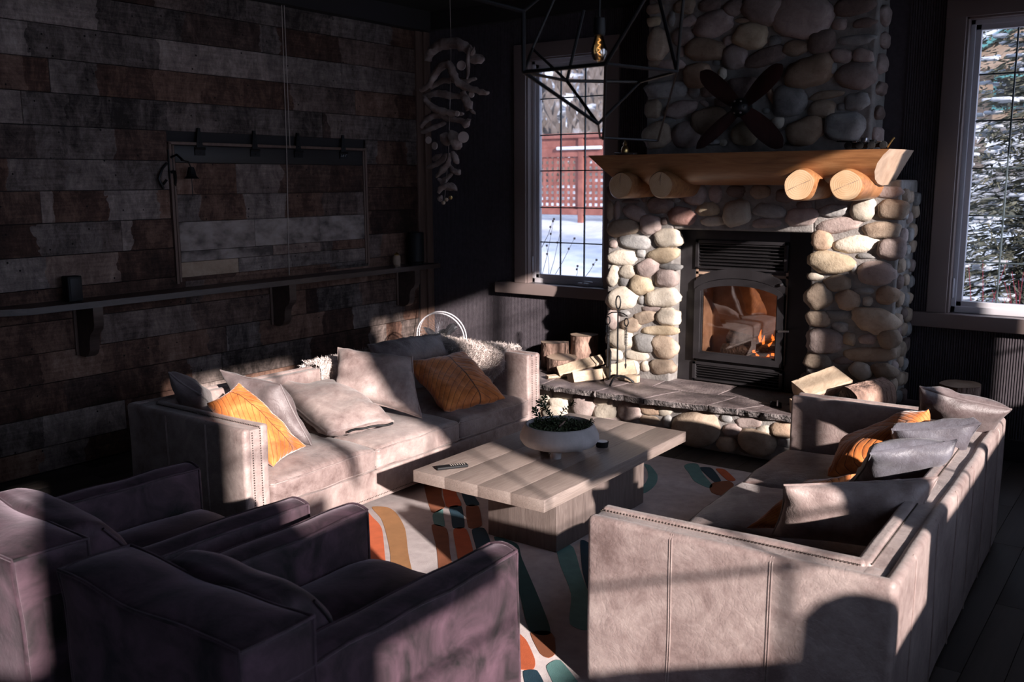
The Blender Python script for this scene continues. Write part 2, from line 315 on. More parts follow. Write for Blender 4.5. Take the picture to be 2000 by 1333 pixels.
struct(solid('baseboard_back', [((XL, YB-.018, 0), (-4.25, YB+.004, .15)), ((-1.2, YB-.018, 0), (XR, YB+.004, .15))], M['dark']))
struct(solid('ceiling', [((XL-.2, YF-.2, ZC), (XR+.2, YB+.2, ZC+.1))], M['dark']))
struct(solid('wall_front', [((XL-.2, YF-.15, -.1), (-1.6, YF, ZC)), ((.7, YF-.15, -.1), (XR+.2, YF, ZC)), ((-1.6, YF-.15, -.1), (.7, YF, .1)), ((-1.6, YF-.15, 1.2), (.7, YF, ZC))], M['dark']))  # opening added behind the camera to let in fill light
wf_ = bpy.data.objects.new('window_7', None); C.objects.link(wf_); struct(wf_)
FILL_WINDOW = [MB().box((x-.03, YF-.1, .1), (x+.03, YF-.04, 1.2)) for x in (-.85, -.1)]
struct(solid('trim_1', [((XL-.01, YF, 3.285), (XL+.09, YB, ZC)), ((XL, YB-.06, 3.30), (-3.7, YB+.003, ZC)), ((-1.8, YB-.06, 3.30), (XR, YB+.003, ZC))], M['dark']))
# left wall of weathered reclaimed boards
wl = struct(solid('wall_left', [((XL-.16, YF-.2, -.1), (XL-.022, YB+.2, ZC))], M['dark']))
ZR = [0, .165, .378, .592, .798, 1.005, 1.218, 1.430, 1.643, 1.852, 2.057, 2.270, 2.478, 2.692, 2.905, 3.118, 3.285]
HA = (4.195, 6.145, 1.175, 2.170)     # hatch y0,y1,z0,z1
def boards(y0, y1, z0, z1, parent, xf=XL, joints=None, lens=(1.1, 3.0)):
    y = y0
    while y < y1-1e-3:
        L = rng.uniform(*lens); b_ = y1 if y+L > y1-.25 else y+L
        dx = rng.uniform(-.004, .005)
        MB().box((xf-.02, y+.0012, z0+.0022), (xf+dx, b_-.0012, z1-.0022), .003, n=1).build('plank', M['plank'], parent)
        y = b_
for a, b_ in zip(ZR[:-1], ZR[1:]):
    if b_ <= HA[2]+.05 or a >= HA[3]-.05: boards(YF+rng.uniform(0, .3), 6.86, a, b_, wl)
    else:
        boards(YF+rng.uniform(0, .3), HA[0]-.03, a, b_, wl); boards(HA[1]+.03, 6.86, a, b_, wl, lens=(1, 1))
MB().box((XL-.02, HA[0]-.03, 1.15), (XL-.001, HA[1]+.03, 1.218)).build('plank', M['plank'], wl)
struct(MB().box((XL-.02, 6.864, 0), (XL+.012, 6.955, 3.285), .004).box((XL-.02, 6.958, 0), (XL+.03, 7.045, 3.285), .004).build('trim_2', M['trimw']))
# frames of the unseen window added behind the camera for fill light
for mb_ in FILL_WINDOW: mb_.build('mullion', M['taupe'], wf_, smooth=False)
MB().add([(-1.6, YF-.07, .1), (.7, YF-.07, .1), (.7, YF-.07, 1.2), (-1.6, YF-.07, 1.2)], [(0, 1, 2, 3)]).build('pane', M['glass'], wf_, smooth=False, fix=False)
# ---- hatch (framed, hinged at the top)
h = thing('wall_hatch', 'framed board hatch set in the reclaimed wood wall above the long shelf', 'hatch', (XL, HA[0], HA[2]))
def kid(mb, name, mat, parent, **kw):
    o = mb.build(name, mat, parent, **kw); 
    o.matrix_parent_inverse = Matrix.Translation(-Vector(parent.location)) if not parent.rotation_euler[2] else (Matrix.Translation(parent.location) @ Matrix.Rotation(parent.rotation_euler[2], 4, 'Z')).inverted()
    return o
hb = MB(); X0 = XL+.006
for lo, hi in (((HA[0]-.028, HA[2]-.01), (HA[0]-.006, HA[3]+.02)), ((HA[1]+.006, HA[2]-.01), (HA[1]+.028, HA[3]+.02)), ((HA[0]-.028, HA[3]+.004), (HA[1]+.028, HA[3]+.026))):
    hb.box((XL-.02, lo[0], lo[1]), (X0+.012, hi[0], hi[1]), .003)
kid(hb, 'outer_casing', M['trimw'], h)
hb = MB()
for y in (HA[0], HA[1]-.018): hb.box((XL-.02, y, HA[2]), (X0+.01, y+.018, HA[3]), .003)
kid(hb, 'hatch_frame', M['trimw'], h)
hz = [1.175, 1.205, 1.318, 1.398, 1.615, 1.815, 2.045, 2.168]
js = [[], [.27], [.45, .72], [.36, .72], [], [.28], []]
for i in range(7):
    ys = [HA[0]+.02]+[HA[0]+.02+(HA[1]-HA[0]-.04)*q for q in js[i]]+[HA[1]-.02]
    for a, b_ in zip(ys[:-1], ys[1:]):
        o = MB().box((XL-.02, a+.001, hz[i]+.0015), (XL+.012+rng.uniform(-.003, .003), b_-.001, hz[i+1]-.0015), .003, n=1)
        kid(o, 'board', M['darkwood'] if i == 6 else (M['s_o'] if i == 1 and a < 4.3 else (M['plank_light'] if i == 3 or (i == 2 and a < 4.3) else M['plank'])), h)
for k, (px, py) in enumerate(((387, 290), (495, 292), (580, 298), (668, 300))):
    y = at(px, py, 'x', XL).y; q = MB()
    q.prism([(y-.045, 2.10), (y+.045, 2.10), (y+.045, 2.150), (y-.045, 2.150)], 'x', XL+.008, XL+.022)
    q.prism([(y-.030, 2.150), (y+.030, 2.150), (y+.010, 2.30), (y-.010, 2.30)], 'x', XL+.008, XL+.022)
    q.tube([(XL+.02, y-.045, 2.150), (XL+.02, y+.045, 2.150)], .010, 8)
    for zz in (2.19, 2.24, 2.28, 2.12): q.tube([(XL+.018, y, zz), (XL+.027, y, zz)], .005, 6)
    kid(q, 'strap_hinge', M['iron'], h)
y = at(668, 300, 'x', XL).y; q = MB()       # small pale mark on the last hinge
for a, b_ in (((-.035, 2.118), (-.022, 2.118)), ((-.022, 2.118), (-.030, 2.134)), ((-.012, 2.118), (-.004, 2.134)), ((-.004, 2.134), (.006, 2.118)), ((.006, 2.118), (-.012, 2.118)), ((.014, 2.118), (.022, 2.134)), ((.022, 2.134), (.034, 2.134))):
    q.tube([(XL+.0235, y+a[0], a[1]), (XL+.0235, y+b_[0], b_[1])], .0022, 4)
kid(q, 'pale_marking', M['white_print'], h)
# lift cord
q = MB().tube([(XL+.03, 5.262, 3.45), (XL+.028, 5.25, 2.2), (XL+.024, 5.222, 1.145)], .0028, 6).tube([(XL+.03, 5.285, 3.45), (XL+.028, 5.285, 2.18)], .0028, 6)
set_props(q.build('lift_cord', M['cream']), 'thin pale cord hanging down in front of the wall hatch', 'cord')
# cast bell on scroll bracket
be = thing('wall_bell', 'black cast iron bell with scroll bracket at hatch corner', 'bell', (XL, 4.2, 1.95))
q = MB().box((XL, 4.16, 1.93), (XL+.015, 4.20, 2.14), .004); q.tube([(XL+.01, 4.18, 2.08), (XL+.08, 4.185, 2.10), (XL+.14, 4.19, 2.06)], .009)
q.tube([(XL+.01+.045*math.cos(t), 4.15+.055*math.sin(t), 1.90+.075*math.sin(t*2+.5)*.4+.06*math.cos(t)) for t in np.linspace(0, 5.6, 18)], .010)
q.tube([(XL+.02, 4.10, 1.86), (XL+.03, 4.06, 1.93), (XL+.02, 4.10, 2.0), (XL+.02, 4.14, 2.04)], .010); kid(q, 'scroll_bracket', M['iron'], be)
q = MB().lathe([(.004, .085), (.020, .082), (.030, .05), (.036, .02), (.055, 0), (.050, 0), (.030, .03), (.012, .07)], 20, xf=T(XL+.12, 4.27, 1.93)); q.tube([(XL+.12, 4.19, 2.06), (XL+.12, 4.25, 2.05), (XL+.12, 4.27, 2.01)], .005)
kid(q, 'bell', M['iron'], be); kid(MB().tube([(XL+.12, 4.27, 1.94), (XL+.12, 4.27, 1.80)], .003), 'pull_cord', M['iron'], be)
# ---- long shelf with three corbels
sh = thing('wall_shelf', 'long dark wood drinks shelf on three corbels along the board wall', 'shelf', (XL, 5, 1.09))
kid(MB().prism([(XL, 2.55), (XL+.25, 2.95), (XL+.25, 6.885), (XL, 6.885)], 'z', 1.092, 1.133), 'shelf_board', M['shelfw'], sh)
prof = [(0, 1.09), (.225, 1.09), (.225, .97), (.21, .935), (.17, .905), (.155, .86), (.15, .80), (.13, .765), (.09, .745), (.03, .745), (0, .765)]
for y in (3.41, 5.08, 6.58):
    kid(MB().prism([(XL+a, b_) for a, b_ in prof], 'y', y-.035, y+.035), 'corbel', M['shelfw'], sh)
    kid(MB().box((XL, y-.055, .752), (XL+.018, y-.034, 1.09), .004), 'corbel_edge', M['trimw'], sh)
# shelf clutter
def lathe_thing(name, label, cat, x, y, z, prof, mat, k=28):
    q = MB().lathe(prof, k, xf=T(x, y, z)).build(name, mat); return set_props(q, label, cat)
lathe_thing('cylinder_speaker', 'black cylindrical speaker at the corner end of the wall shelf', 'speaker', XL+.125, 6.68, 1.133, [(0, 0), (.066, 0), (.070, .012), (.066, .02), (.076, .03), (.076, .292), (.072, .300), (.055, .302), (.052, .296), (0, .296)], M['black'])
cj = thing('carved_jar', 'small carved tan jar beside the black speaker on the shelf', 'jar', (XL+.10, 6.44, 1.133))
q = MB().lathe([(0, 0), (.032, 0), (.034, .008), (.030, .012), (.036, .03), (.036, .085), (.030, .098), (.022, .10), (0, .10)], 14, xf=T(XL+.10, 6.44, 1.133)); kid(q, 'jar_body', M['pine_end'], cj)
kid(MB().lathe([(.024, 0), (.026, .008), (.012, .022), (0.0, .03)], 12, xf=T(XL+.10, 6.44, 1.233)), 'lid', M['brass'], cj)
pb = thing('black_box', 'small upright black box standing on the left stretch of the shelf', 'box', (XL+.11, 3.31, 1.133))
kid(MB().box((XL+.07, 3.26, 1.133), (XL+.15, 3.36, 1.30), .008), 'box_body', M['black'], pb); kid(MB().box((XL+.151, 3.275, 1.15), (XL+.153, 3.345, 1.285), .001), 'face_panel', M['iron'], pb)

# ================================================================== BACK WINDOWS
def window(name, x0, x1, cols, rows_z, sillx, cas, y=YB, right_cas=True):
    z0, z1 = WZ; wn = struct(bpy.data.objects.new(name, None)); C.objects.link(wn); wn.location = (x0, y, z0)
    K = lambda mb, nm, mt, **k: kid(mb, nm, mt, wn, **k)
    q = MB()                                                    # taupe jambs and casing
    for a, b_ in ((x0, x0+.02), (x1-.02, x1)): q.box((a, y-.01, z0), (b_, y+.15, z1), .002)
    q.box((x0, y-.01, z1-.02), (x1, y+.15, z1), .002); K(q, 'jamb', M['taupe'])
    q = MB().box((x0-cas, y-.030, z0), (x0+.006, y+.004, z1+.12), .004)
    if right_cas: q.box((x1-.006, y-.030, z0), (x1+cas, y+.004, z1+.12), .004)
    q.box((x0-cas, y-.032, z1-.006), (x1+cas, y+.004, z1+.12), .004); K(q, 'casing', M['taupe'])
    K(MB().box((sillx[0], y-.065, z0-.10), (sillx[1], y+.012, z0), .005), 'sill', M['taupe'])
    q = MB(); fy0, fy1 = y+.06, y+.13
    for lo, hi in (((x0+.018, z0), (x0+.05, z1)), ((x1-.05, z0), (x1-.018, z1)), ((x0+.018, z1-.05), (x1-.018, z1)), ((x0+.018, z0), (x1-.018, z0+.045))): q.box((lo[0], fy0, lo[1]), (hi[0], fy1, hi[1]), .004)
    K(q, 'window_frame', M['vinyl'])
    q = MB()
    for lo, hi in (((x0+.048, z0+.042), (x0+.085, z1-.045)), ((x1-.085, z0+.042), (x1-.048, z1-.045)), ((x0+.048, z1-.085), (x1-.048, z1-.045)), ((x0+.048, z0+.042), (x1-.048, z0+.08))): q.box((lo[0], fy0+.015, lo[1]), (hi[0], fy1-.01, hi[1]), .004)
    K(q, 'sash', M['vinyl'])
    gx0, gx1, gz0, gz1 = x0+.083, x1-.083, z0+.078, z1-.083
    xs = [gx0]+list(cols)+[gx1]; zs = [gz0]+list(rows_z)+[gz1]
    for i in range(len(xs)-1):
        for j in range(len(zs)-1):
            q = MB().add([(xs[i], y+.10, zs[j]), (xs[i+1], y+.10, zs[j]), (xs[i+1], y+.10, zs[j+1]), (xs[i], y+.10, zs[j+1])], [(0, 1, 2, 3)]); K(q, 'pane', M['glass_dim'], smooth=False, fix=False)
    for x in cols: K(MB().box((x-.005, y+.092, gz0), (x+.005, y+.108, gz1), .001), 'muntin', M['muntin'])
    for z in rows_z: K(MB().box((gx0, y+.093, z-.005), (gx1, y+.107, z+.005), .001), 'muntin', M['muntin'])
    q = MB().box((x1-.30, y+.02, z0+.002), (x1-.20, y+.06, z0+.03), .006).tube([(x1-.25, y+.03, z0+.03), (x1-.22, y+.01, z0+.045), (x1-.14, y+.015, z0+.04)], .007); K(q, 'crank', M['vinyl'])
    K(MB().box((x0+.02, y+.045, z0+.10), (x0+.035, y+.062, z0+.24), .006), 'latch', M['vinyl'])
    return wn
window('window_1', W['win1'][0], W['win1'][1], [-4.65, -4.40], [1.355, 1.667, 1.992, 2.305, 2.62], (-5.27, -3.90), .12)
window('window_2', W['win2'][0], W['win2'][1], [-1.09, -.845, -.60], [1.338, 1.656, 1.975, 2.289, 2.594], (-1.60, -.10), .12)
# ---- right wall (beside the camera) with its tall windows: the sun comes in here
RW = [(YF, -1.60, []), (-1.60, -.73, [(1.80, 2.48)]), (-.73, .24, []), (.24, 2.42, [(1.10, 3.0)]), (2.42, 2.72, [(2.48, 3.2)]),
      (2.72, 4.80, [(1.30, 3.2)]), (4.80, 5.04, [(2.42, 3.2)]), (5.04, 5.84, []), (5.84, 6.9, [(1.15, 2.9)]), (6.9, YB, [])]
bx = []
for a, b_, op in RW:
    z = -.1
    for z0, z1 in op+[(ZC, ZC)]:
        if z0-z > 1e-4: bx.append(((XR, a, z), (XR+.04, b_, z0)))
        z = z1
wr = struct(solid('wall_right', bx, M['wallp']))
for i, (a, b_, z0, z1, ms, rs) in enumerate(((-1.60, -.73, 1.80, 2.48, [-1.14], [2.2]), (.24, 2.42, 1.10, 3.0, [1.7], [1.46, 2.3, 2.65]), (2.72, 4.80, 1.30, 3.2, [3.2, 4.2], [1.72, 2.1, 2.5, 2.86]), (5.84, 6.9, 1.15, 2.9, [6.4], [1.55, 2.0, 2.45]))):
    wn = bpy.data.objects.new('window_%d' % (i+3), None); C.objects.link(wn); struct(wn); wn.location = (XR, a, z0); q = MB()
    for lo, hi in (((a-.09, z0-.09), (a+.004, z1+.09)), ((b_-.004, z0-.09), (b_+.09, z1+.09)), ((a, z1-.004), (b_, z1+.09)), ((a-.12, z0-.09), (b_+.12, z0+.002))):
        if i == 2 and hi[1] > 3.1 and lo[0] > b_-.1: continue
        q.box((XR-.025, lo[0], lo[1]), (XR+.002, hi[0], hi[1]), .003)
    kid(q, 'casing', M['taupe'], wn); kid(MB().add([(XR+.02, a, z0), (XR+.02, b_, z0), (XR+.02, b_, z1), (XR+.02, a, z1)], [(0, 1, 2, 3)]), 'pane', M['glass'], wn, smooth=False, fix=False)
    for y in ms: kid(MB().box((XR+.01, y-.008, z0), (XR+.03, y+.008, z1), .002), 'muntin', M['muntin'], wn)
    for z in rs: kid(MB().box((XR+.01, a, z-.008), (XR+.03, b_, z+.008), .002), 'muntin', M['muntin'], wn)
    if i == 1:
        kid(MB().box((XR+.0, .24, 1.64), (XR+.04, .84, 1.97), .004), 'sun_block_panel', M['taupe'], wn)  # panel added to block a band of sun
    if i == 2: kid(MB().box((XR+.0, 3.62, z0), (XR+.04, 3.70, z1), .004), 'mullion', M['taupe'], wn)
cu = thing('added_curtain', 'unseen curtain added across the side window, cut to shape the sun', 'curtain', (XR-.06, 2.0, 3.05))
cp = [(1.43, 3.05), (1.47, 2.65), (1.55, 2.38), (1.72, 2.18), (1.92, 1.98), (2.03, 1.74), (2.12, 1.63), (2.46, 1.60), (2.46, 3.05)]
kid(MB().prism(cp, 'x', XR-.075, XR-.045), 'shade_panel', M['velvet'], cu); kid(MB().tube([(XR-.06, .80, 3.05), (XR-.06, .86, 2.66), (XR-.06, .96, 2.35), (XR-.06, 1.06, 2.12), (XR-.06, 1.12, 1.92)], [.03, .036, .038, .038, .02], 10), 'shade_strip', M['velvet'], cu); kid(MB().tube([(XR-.06, .1, 3.08), (XR-.06, 2.55, 3.08)], .012), 'added_rod', M['iron'], cu)  # unseen curtain and strip added, outlined to block the sun
# chair shape added out of frame, outlined to shade the near sofa arm
lc = thing('shadow_chair', 'unseen high backed chair added under the side windows to cast a shadow', 'chair', (1.0, 1.95, 0)); q = MB()
arc = [(1.46, .40), (1.46, .92), (1.49, .97), (1.55, .995), (1.91, 1.0), (1.915, 1.15), (1.945, 1.20), (1.99, 1.225), (2.03, 1.215), (2.06, 1.17), (2.075, 1.10), (2.08, .40)]
q.prism([(y, z) for y, z in arc], 'x', .95, 1.06); kid(q, 'backrest', M['velvet'], lc)
kid(MB().box((.50, 1.72, .22), (.98, 2.14, .45), .05, n=3), 'seat', M['velvet'], lc)
for dx, dy in ((.54, 1.76), (.54, 2.06), (1.0, 1.76), (1.0, 2.04)): kid(MB().tube([(dx, dy, 0), (dx, dy, .30)], .02), 'leg', M['shelfw'], lc)



# ================================================================== FIREPLACE
fp = thing('fireplace', 'floor to ceiling river stone fireplace with raised hearth and log mantel', 'fireplace', (-2.75, 6.6, 0))
LY, UY = 6.60, 6.76
core = MB()
for lo, hi in (((-3.845, LY, .30), (-3.265, YB-.001, 1.90)), ((-2.195, LY, .30), (-1.625, YB-.001, 1.90)), ((-3.27, LY, 1.535), (-2.19, YB-.001, 1.90)), ((-3.60, UY, 1.89), (-1.885, YB-.001, ZC-.004)), ((-3.27, 6.78, .30), (-3.13, YB-.001, 1.6)), ((-2.4, 6.78, .30), (-2.19, YB-.001, 1.6))):
    core.box(lo, hi, .018, n=3, ex=12, fn=lambda p: p+Vector((nz(p, 5)*.010, nz(p, 5, 9)*.006, 0)))
kid(core, 'mortar_core', M['mortar'], fp)
kid(MB().box((-4.6, 6.105, 0), (-1.0, YB-.001, .300), .01, ex=20), 'hearth_core', M['mortar'], fp)
STONES = "L-3.793,1.815,0.12,0.11,0,d;L-3.821,1.670,0.07,0.15,0,t;L-3.758,1.671,0.06,0.15,0,p;L-3.640,1.741,0.16,0.03,0,d;L-3.603,1.651,0.21,0.11,20,p;L-3.388,1.713,0.21,0.13,0,d;L-3.243,1.757,0.07,0.04,0,g;L-3.521,1.767,0.06,0.06,0,d;L-3.705,1.530,0.29,0.13,-5,t;L-3.464,1.567,0.17,0.14,0,p;L-3.344,1.594,0.06,0.06,0,d;L-3.196,1.642,0.22,0.14,0,r;L-3.316,1.463,0.22,0.14,0,w;L-3.599,1.429,0.28,0.11,8,g;L-3.791,1.403,0.09,0.07,0,p;L-3.708,1.298,0.26,0.12,-5,w;L-3.540,1.340,0.09,0.07,0,g;L-3.351,1.338,0.26,0.12,-8,y;L-3.478,1.229,0.19,0.14,-15,p;L-3.284,1.245,0.19,0.05,0,g;L-3.787,1.149,0.10,0.16,15,w;L-3.659,1.185,0.15,0.11,-10,w;L-3.319,1.153,0.17,0.14,0,p;L-3.680,1.107,0.10,0.08,0,g;L-3.528,1.094,0.20,0.16,0,y;L-3.699,0.974,0.27,0.18,-15,w;L-3.343,1.002,0.28,0.14,-5,w;L-3.522,0.970,0.08,0.07,0,g;L-3.439,0.909,0.19,0.05,-5,p;L-3.494,0.835,0.21,0.10,-15,t;L-3.291,0.855,0.18,0.13,0,w;L-3.785,0.795,0.11,0.16,0,p;L-3.683,0.855,0.10,0.06,0,g;L-3.615,0.763,0.18,0.12,-20,t;L-3.361,0.741,0.32,0.08,-5,y;L-3.708,0.641,0.26,0.16,0,w;L-3.486,0.633,0.18,0.14,0,g;L-3.316,0.611,0.22,0.17,10,t;L-3.567,0.524,0.23,0.08,-5,w;L-3.766,0.509,0.15,0.10,0,w;L-3.638,0.421,0.21,0.12,0,w;L-3.478,0.442,0.09,0.09,0,w;L-3.330,0.456,0.20,0.12,-5,t;L-3.094,1.804,0.18,0.16,10,p;L-2.929,1.800,0.10,0.12,0,p;L-2.770,1.820,0.15,0.09,0,d;L-2.589,1.821,0.14,0.10,0,t;L-2.989,1.688,0.20,0.10,-3,y;L-2.933,1.601,0.21,0.07,-4,w;L-2.751,1.672,0.21,0.19,-20,w;L-2.509,1.685,0.23,0.10,5,g;L-2.282,1.647,0.23,0.12,-10,p;L-2.530,1.598,0.23,0.07,-3,p;L-2.412,1.793,0.12,0.09,0,d;L-2.262,1.725,0.12,0.07,0,d;L-1.717,1.821,0.19,0.08,0,p;L-1.666,1.706,0.19,0.13,0,t;L-1.861,1.709,0.16,0.17,20,w;L-2.054,1.692,0.20,0.09,-5,g;L-2.016,1.595,0.30,0.10,-8,p;L-1.738,1.569,0.23,0.11,0,t;L-2.127,1.487,0.16,0.13,0,o;L-1.896,1.472,0.28,0.11,-10,w;L-1.663,1.446,0.17,0.15,0,p;L-2.063,1.336,0.31,0.16,5,y;L-1.828,1.391,0.14,0.04,-2,g;L-1.901,1.308,0.05,0.10,-15,g;L-1.747,1.280,0.26,0.16,0,p;L-2.162,1.230,0.12,0.06,0,w;L-2.003,1.198,0.19,0.11,-5,t;L-2.130,1.094,0.18,0.17,-20,t;L-1.931,1.090,0.16,0.14,-10,o;L-1.828,1.154,0.15,0.05,-5,g;L-1.795,1.084,0.07,0.07,0,w;L-1.677,1.134,0.15,0.12,0,o;L-1.980,0.979,0.17,0.07,-3,g;L-2.128,0.936,0.17,0.11,-5,t;L-1.741,0.955,0.29,0.17,12,t;L-1.969,0.893,0.12,0.08,0,g;L-2.071,0.784,0.25,0.17,-5,p;L-1.902,0.813,0.09,0.09,0,t;L-1.781,0.824,0.12,0.08,-8,p;L-1.643,0.843,0.14,0.14,30,t;L-1.757,0.719,0.33,0.10,-8,t;L-2.119,0.634,0.19,0.12,0,t;L-1.927,0.661,0.15,0.06,-10,p;L-1.815,0.599,0.14,0.12,30,w;L-1.658,0.611,0.17,0.11,10,t;L-2.191,0.498,0.08,0.08,0,d;U-3.543,3.200,0.14,0.08,0,t;U-3.552,3.106,0.12,0.08,0,y;U-3.511,2.931,0.19,0.23,0,t;U-3.297,3.191,0.17,0.11,0,t;U-3.259,3.077,0.12,0.09,-20,p;U-3.402,3.109,0.06,0.11,0,g;U-3.306,2.976,0.17,0.13,-10,p;U-3.094,3.178,0.18,0.09,0,d;U-3.056,3.040,0.31,0.17,-5,p;U-2.897,3.140,0.16,0.12,-20,p;U-2.819,3.043,0.15,0.04,5,t;U-3.118,2.863,0.30,0.16,8,o;U-2.941,2.913,0.08,0.07,-20,p;U-2.884,2.787,0.19,0.16,0,p;U-3.027,2.759,0.06,0.04,0,g;U-3.313,2.865,0.07,0.08,0,p;U-3.534,2.796,0.13,0.06,0,t;U-3.393,2.777,0.22,0.08,5,p;U-2.976,2.681,0.08,0.09,0,w;U-2.763,2.923,0.26,0.17,10,y;U-3.167,2.676,0.22,0.19,0,o;U-2.677,3.113,0.28,0.22,20,p;U-2.395,3.030,0.39,0.28,15,p;U-2.042,3.059,0.28,0.12,0,d;U-2.134,2.952,0.11,0.08,0,p;U-1.966,2.944,0.15,0.07,0,d;U-2.013,2.839,0.24,0.07,2,g;U-2.589,2.878,0.10,0.08,0,g;U-2.437,2.820,0.18,0.11,5,o;U-2.252,2.849,0.19,0.15,0,d;U-2.110,2.740,0.14,0.09,10,p;U-1.967,2.729,0.14,0.09,10,p;U-2.653,2.774,0.32,0.12,-15,d;U-2.330,2.646,0.33,0.22,-10,o;U-2.178,2.662,0.08,0.08,0,g;U-2.008,2.597,0.25,0.17,0,p;U-3.430,2.590,0.35,0.13,0,g;U-3.542,2.454,0.13,0.14,0,t;U-3.307,2.443,0.26,0.13,-8,p;U-3.500,2.252,0.23,0.19,-15,t;U-3.255,2.249,0.23,0.18,-20,p;U-3.067,2.342,0.28,0.19,-5,o;U-3.413,2.360,0.14,0.05,0,g;U-3.199,2.559,0.09,0.09,0,g;U-3.089,2.553,0.11,0.08,0,d;U-3.116,2.474,0.08,0.04,20,p;U-2.979,2.476,0.12,0.08,0,d;U-2.814,2.555,0.21,0.18,0,d;U-2.783,2.243,0.21,0.18,0,y;U-2.954,2.181,0.06,0.05,0,w;U-3.032,2.183,0.15,0.04,0,g;U-2.593,2.500,0.05,0.13,-25,o;U-2.463,2.455,0.24,0.20,0,g;U-2.200,2.484,0.24,0.06,-5,t;U-2.228,2.389,0.18,0.12,5,t;U-1.982,2.430,0.17,0.12,0,g;U-2.092,2.399,0.07,0.05,0,g;U-2.630,2.397,0.05,0.04,0,g;U-2.537,2.309,0.10,0.09,0,w;U-2.339,2.247,0.26,0.19,-10,o;U-2.053,2.259,0.27,0.20,5,g;U-2.515,2.198,0.14,0.10,-20,g;H-4.114,0.233,0.13,0.15,0,w;H-3.938,0.247,0.18,0.07,-8,w;H-3.979,0.167,0.19,0.10,0,w;H-3.752,0.186,0.20,0.18,-20,p;H-3.600,0.242,0.14,0.07,-15,w;H-3.552,0.155,0.22,0.13,-15,w;H-3.498,0.221,0.04,0.07,0,w;H-3.353,0.195,0.20,0.15,-10,p;H-3.173,0.226,0.16,0.08,-3,o;H-3.052,0.237,0.12,0.07,-20,w;H-3.171,0.152,0.16,0.07,0,t;H-3.032,0.162,0.08,0.11,0,g;H-4.113,0.069,0.13,0.10,0,t;H-2.805,0.147,0.36,0.26,-10,t;H-2.578,0.249,0.09,0.06,0,g;H-2.411,0.244,0.18,0.07,-8,p;H-2.526,0.170,0.14,0.10,-8,p;H-2.566,0.059,0.15,0.11,0,t;H-2.342,0.117,0.27,0.18,0,t;H-2.308,0.196,0.12,0.08,-20,w;H-2.173,0.227,0.16,0.11,-3,o;H-2.133,0.145,0.14,0.07,0,g"
ico = {}
for lv in (2, 3):
    b = bmesh.new(); bmesh.ops.create_icosphere(b, subdivisions=lv, radius=1.0); b.verts.ensure_lookup_table()
    ico[lv] = (np.array([v.co[:] for v in b.verts]), [tuple(v.index for v in f.verts) for f in b.faces]); b.free()
def stone(cx, cy, cz, w_, h_, r, code, seed, normal='y', dep=None):
    V, F = ico[3 if w_*h_ > .012 else 2]; V = V.copy(); sd = seed*3.7
    ex = .72+.25*((seed*37) % 10)/10
    for i in (0, 2): V[:, i] = np.sign(V[:, i])*np.abs(V[:, i])**ex
    n1 = np.array([nz(p, 1.15, sd) for p in V]); n2 = np.array([nz(p, 2.6, sd+5) for p in V]); n3 = np.array([nz(p, 6, sd+5) for p in V])
    V *= (1+.20*n1+.11*n2+(.06 if code in 'rg' else .02)*n3)[:, None]
    d = dep or min(.085, max(.035, .42*min(w_, h_)))
    V[:, 1] *= d; V[:, 0] *= w_*.5; V[:, 2] *= h_*.5
    V[:, 1] = np.where(V[:, 1] < -.72*d, -.72*d+(V[:, 1]+.72*d)*.45, V[:, 1])
    a = math.radians(-r); x = V[:, 0]*math.cos(a)-V[:, 2]*math.sin(a); z = V[:, 0]*math.sin(a)+V[:, 2]*math.cos(a); y = V[:, 1]
    if normal == 'y': P = np.stack([x+cx, y+cy, z+cz], 1)
    else: P = np.stack([-y+cx, x+cy, z+cz], 1)
    kid(MB().add(P, F), 'stone', M['s_'+code], fp, angle=180)
for i, s in enumerate(STONES.split(';')):
    tag = s[0]; x, z, w_, h_, r, c = s[1:].split(','); x, z, w_, h_ = map(float, (x, z, w_, h_))
    if tag == 'H' and z-h_/2 < .012: z = .012+h_/2
    stone(x, {'L': LY, 'U': UY, 'H': 6.105}[tag]+.012, z, w_*1.09, h_*1.09, float(r), c, i)
seed = 400                                                      # the right flank, and stones low down that furniture mostly hides
for z in np.arange(.40, 1.86, .115):
    for y in (LY+.10, LY+.24, LY+.37):
        seed += 1; stone(-1.625, y+rng.uniform(-.02, .02), z+rng.uniform(-.02, .02), rng.uniform(.11, .15), rng.uniform(.08, .11), rng.uniform(-10, 10), random.choice('tgpd'), seed, 'x')
for z in np.arange(2.2, 3.4, .16):
    seed += 1; stone(-1.885, UY+.15+rng.uniform(-.02, .02), z, rng.uniform(.15, .22), rng.uniform(.10, .14), 0, random.choice('gpd'), seed, 'x')
for x, z, w_, h_, c in ((-4.02, .09, .26, .16, 'w'), (-3.76, .07, .22, .12, 't'), (-3.50, .08, .25, .14, 'p'), (-3.22, .06, .24, .10, 'w'), (-4.3, .2, .26, .17, 't'), (-4.32, .06, .24, .1, 'g'), (-1.92, .16, .22, .2, 't'), (-1.68, .2, .2, .14, 'p'), (-1.68, .08, .22, .1, 'g'), (-1.45, .17, .22, .2, 't'), (-1.2, .15, .24, .2, 'g'),
    (-4.52, .15, .14, .22, 'p'), (-3.0, .06, .2, .09, 'g'), (-2.42, .06, .12, .09, 'd')):
    seed += 1; stone(x, 6.117, z, w_, h_, rng.uniform(-8, 8), c, seed)
for x, z, w_, h_ in ((-3.40, 3.32, .3, .2), (-3.05, 3.34, .34, .2), (-2.68, 3.33, .3, .22), (-2.3, 3.34, .34, .2), (-2.0, 3.33, .2, .2)):
    seed += 1; stone(x, UY+.012, z, w_, h_, 0, random.choice('pgt'), seed)
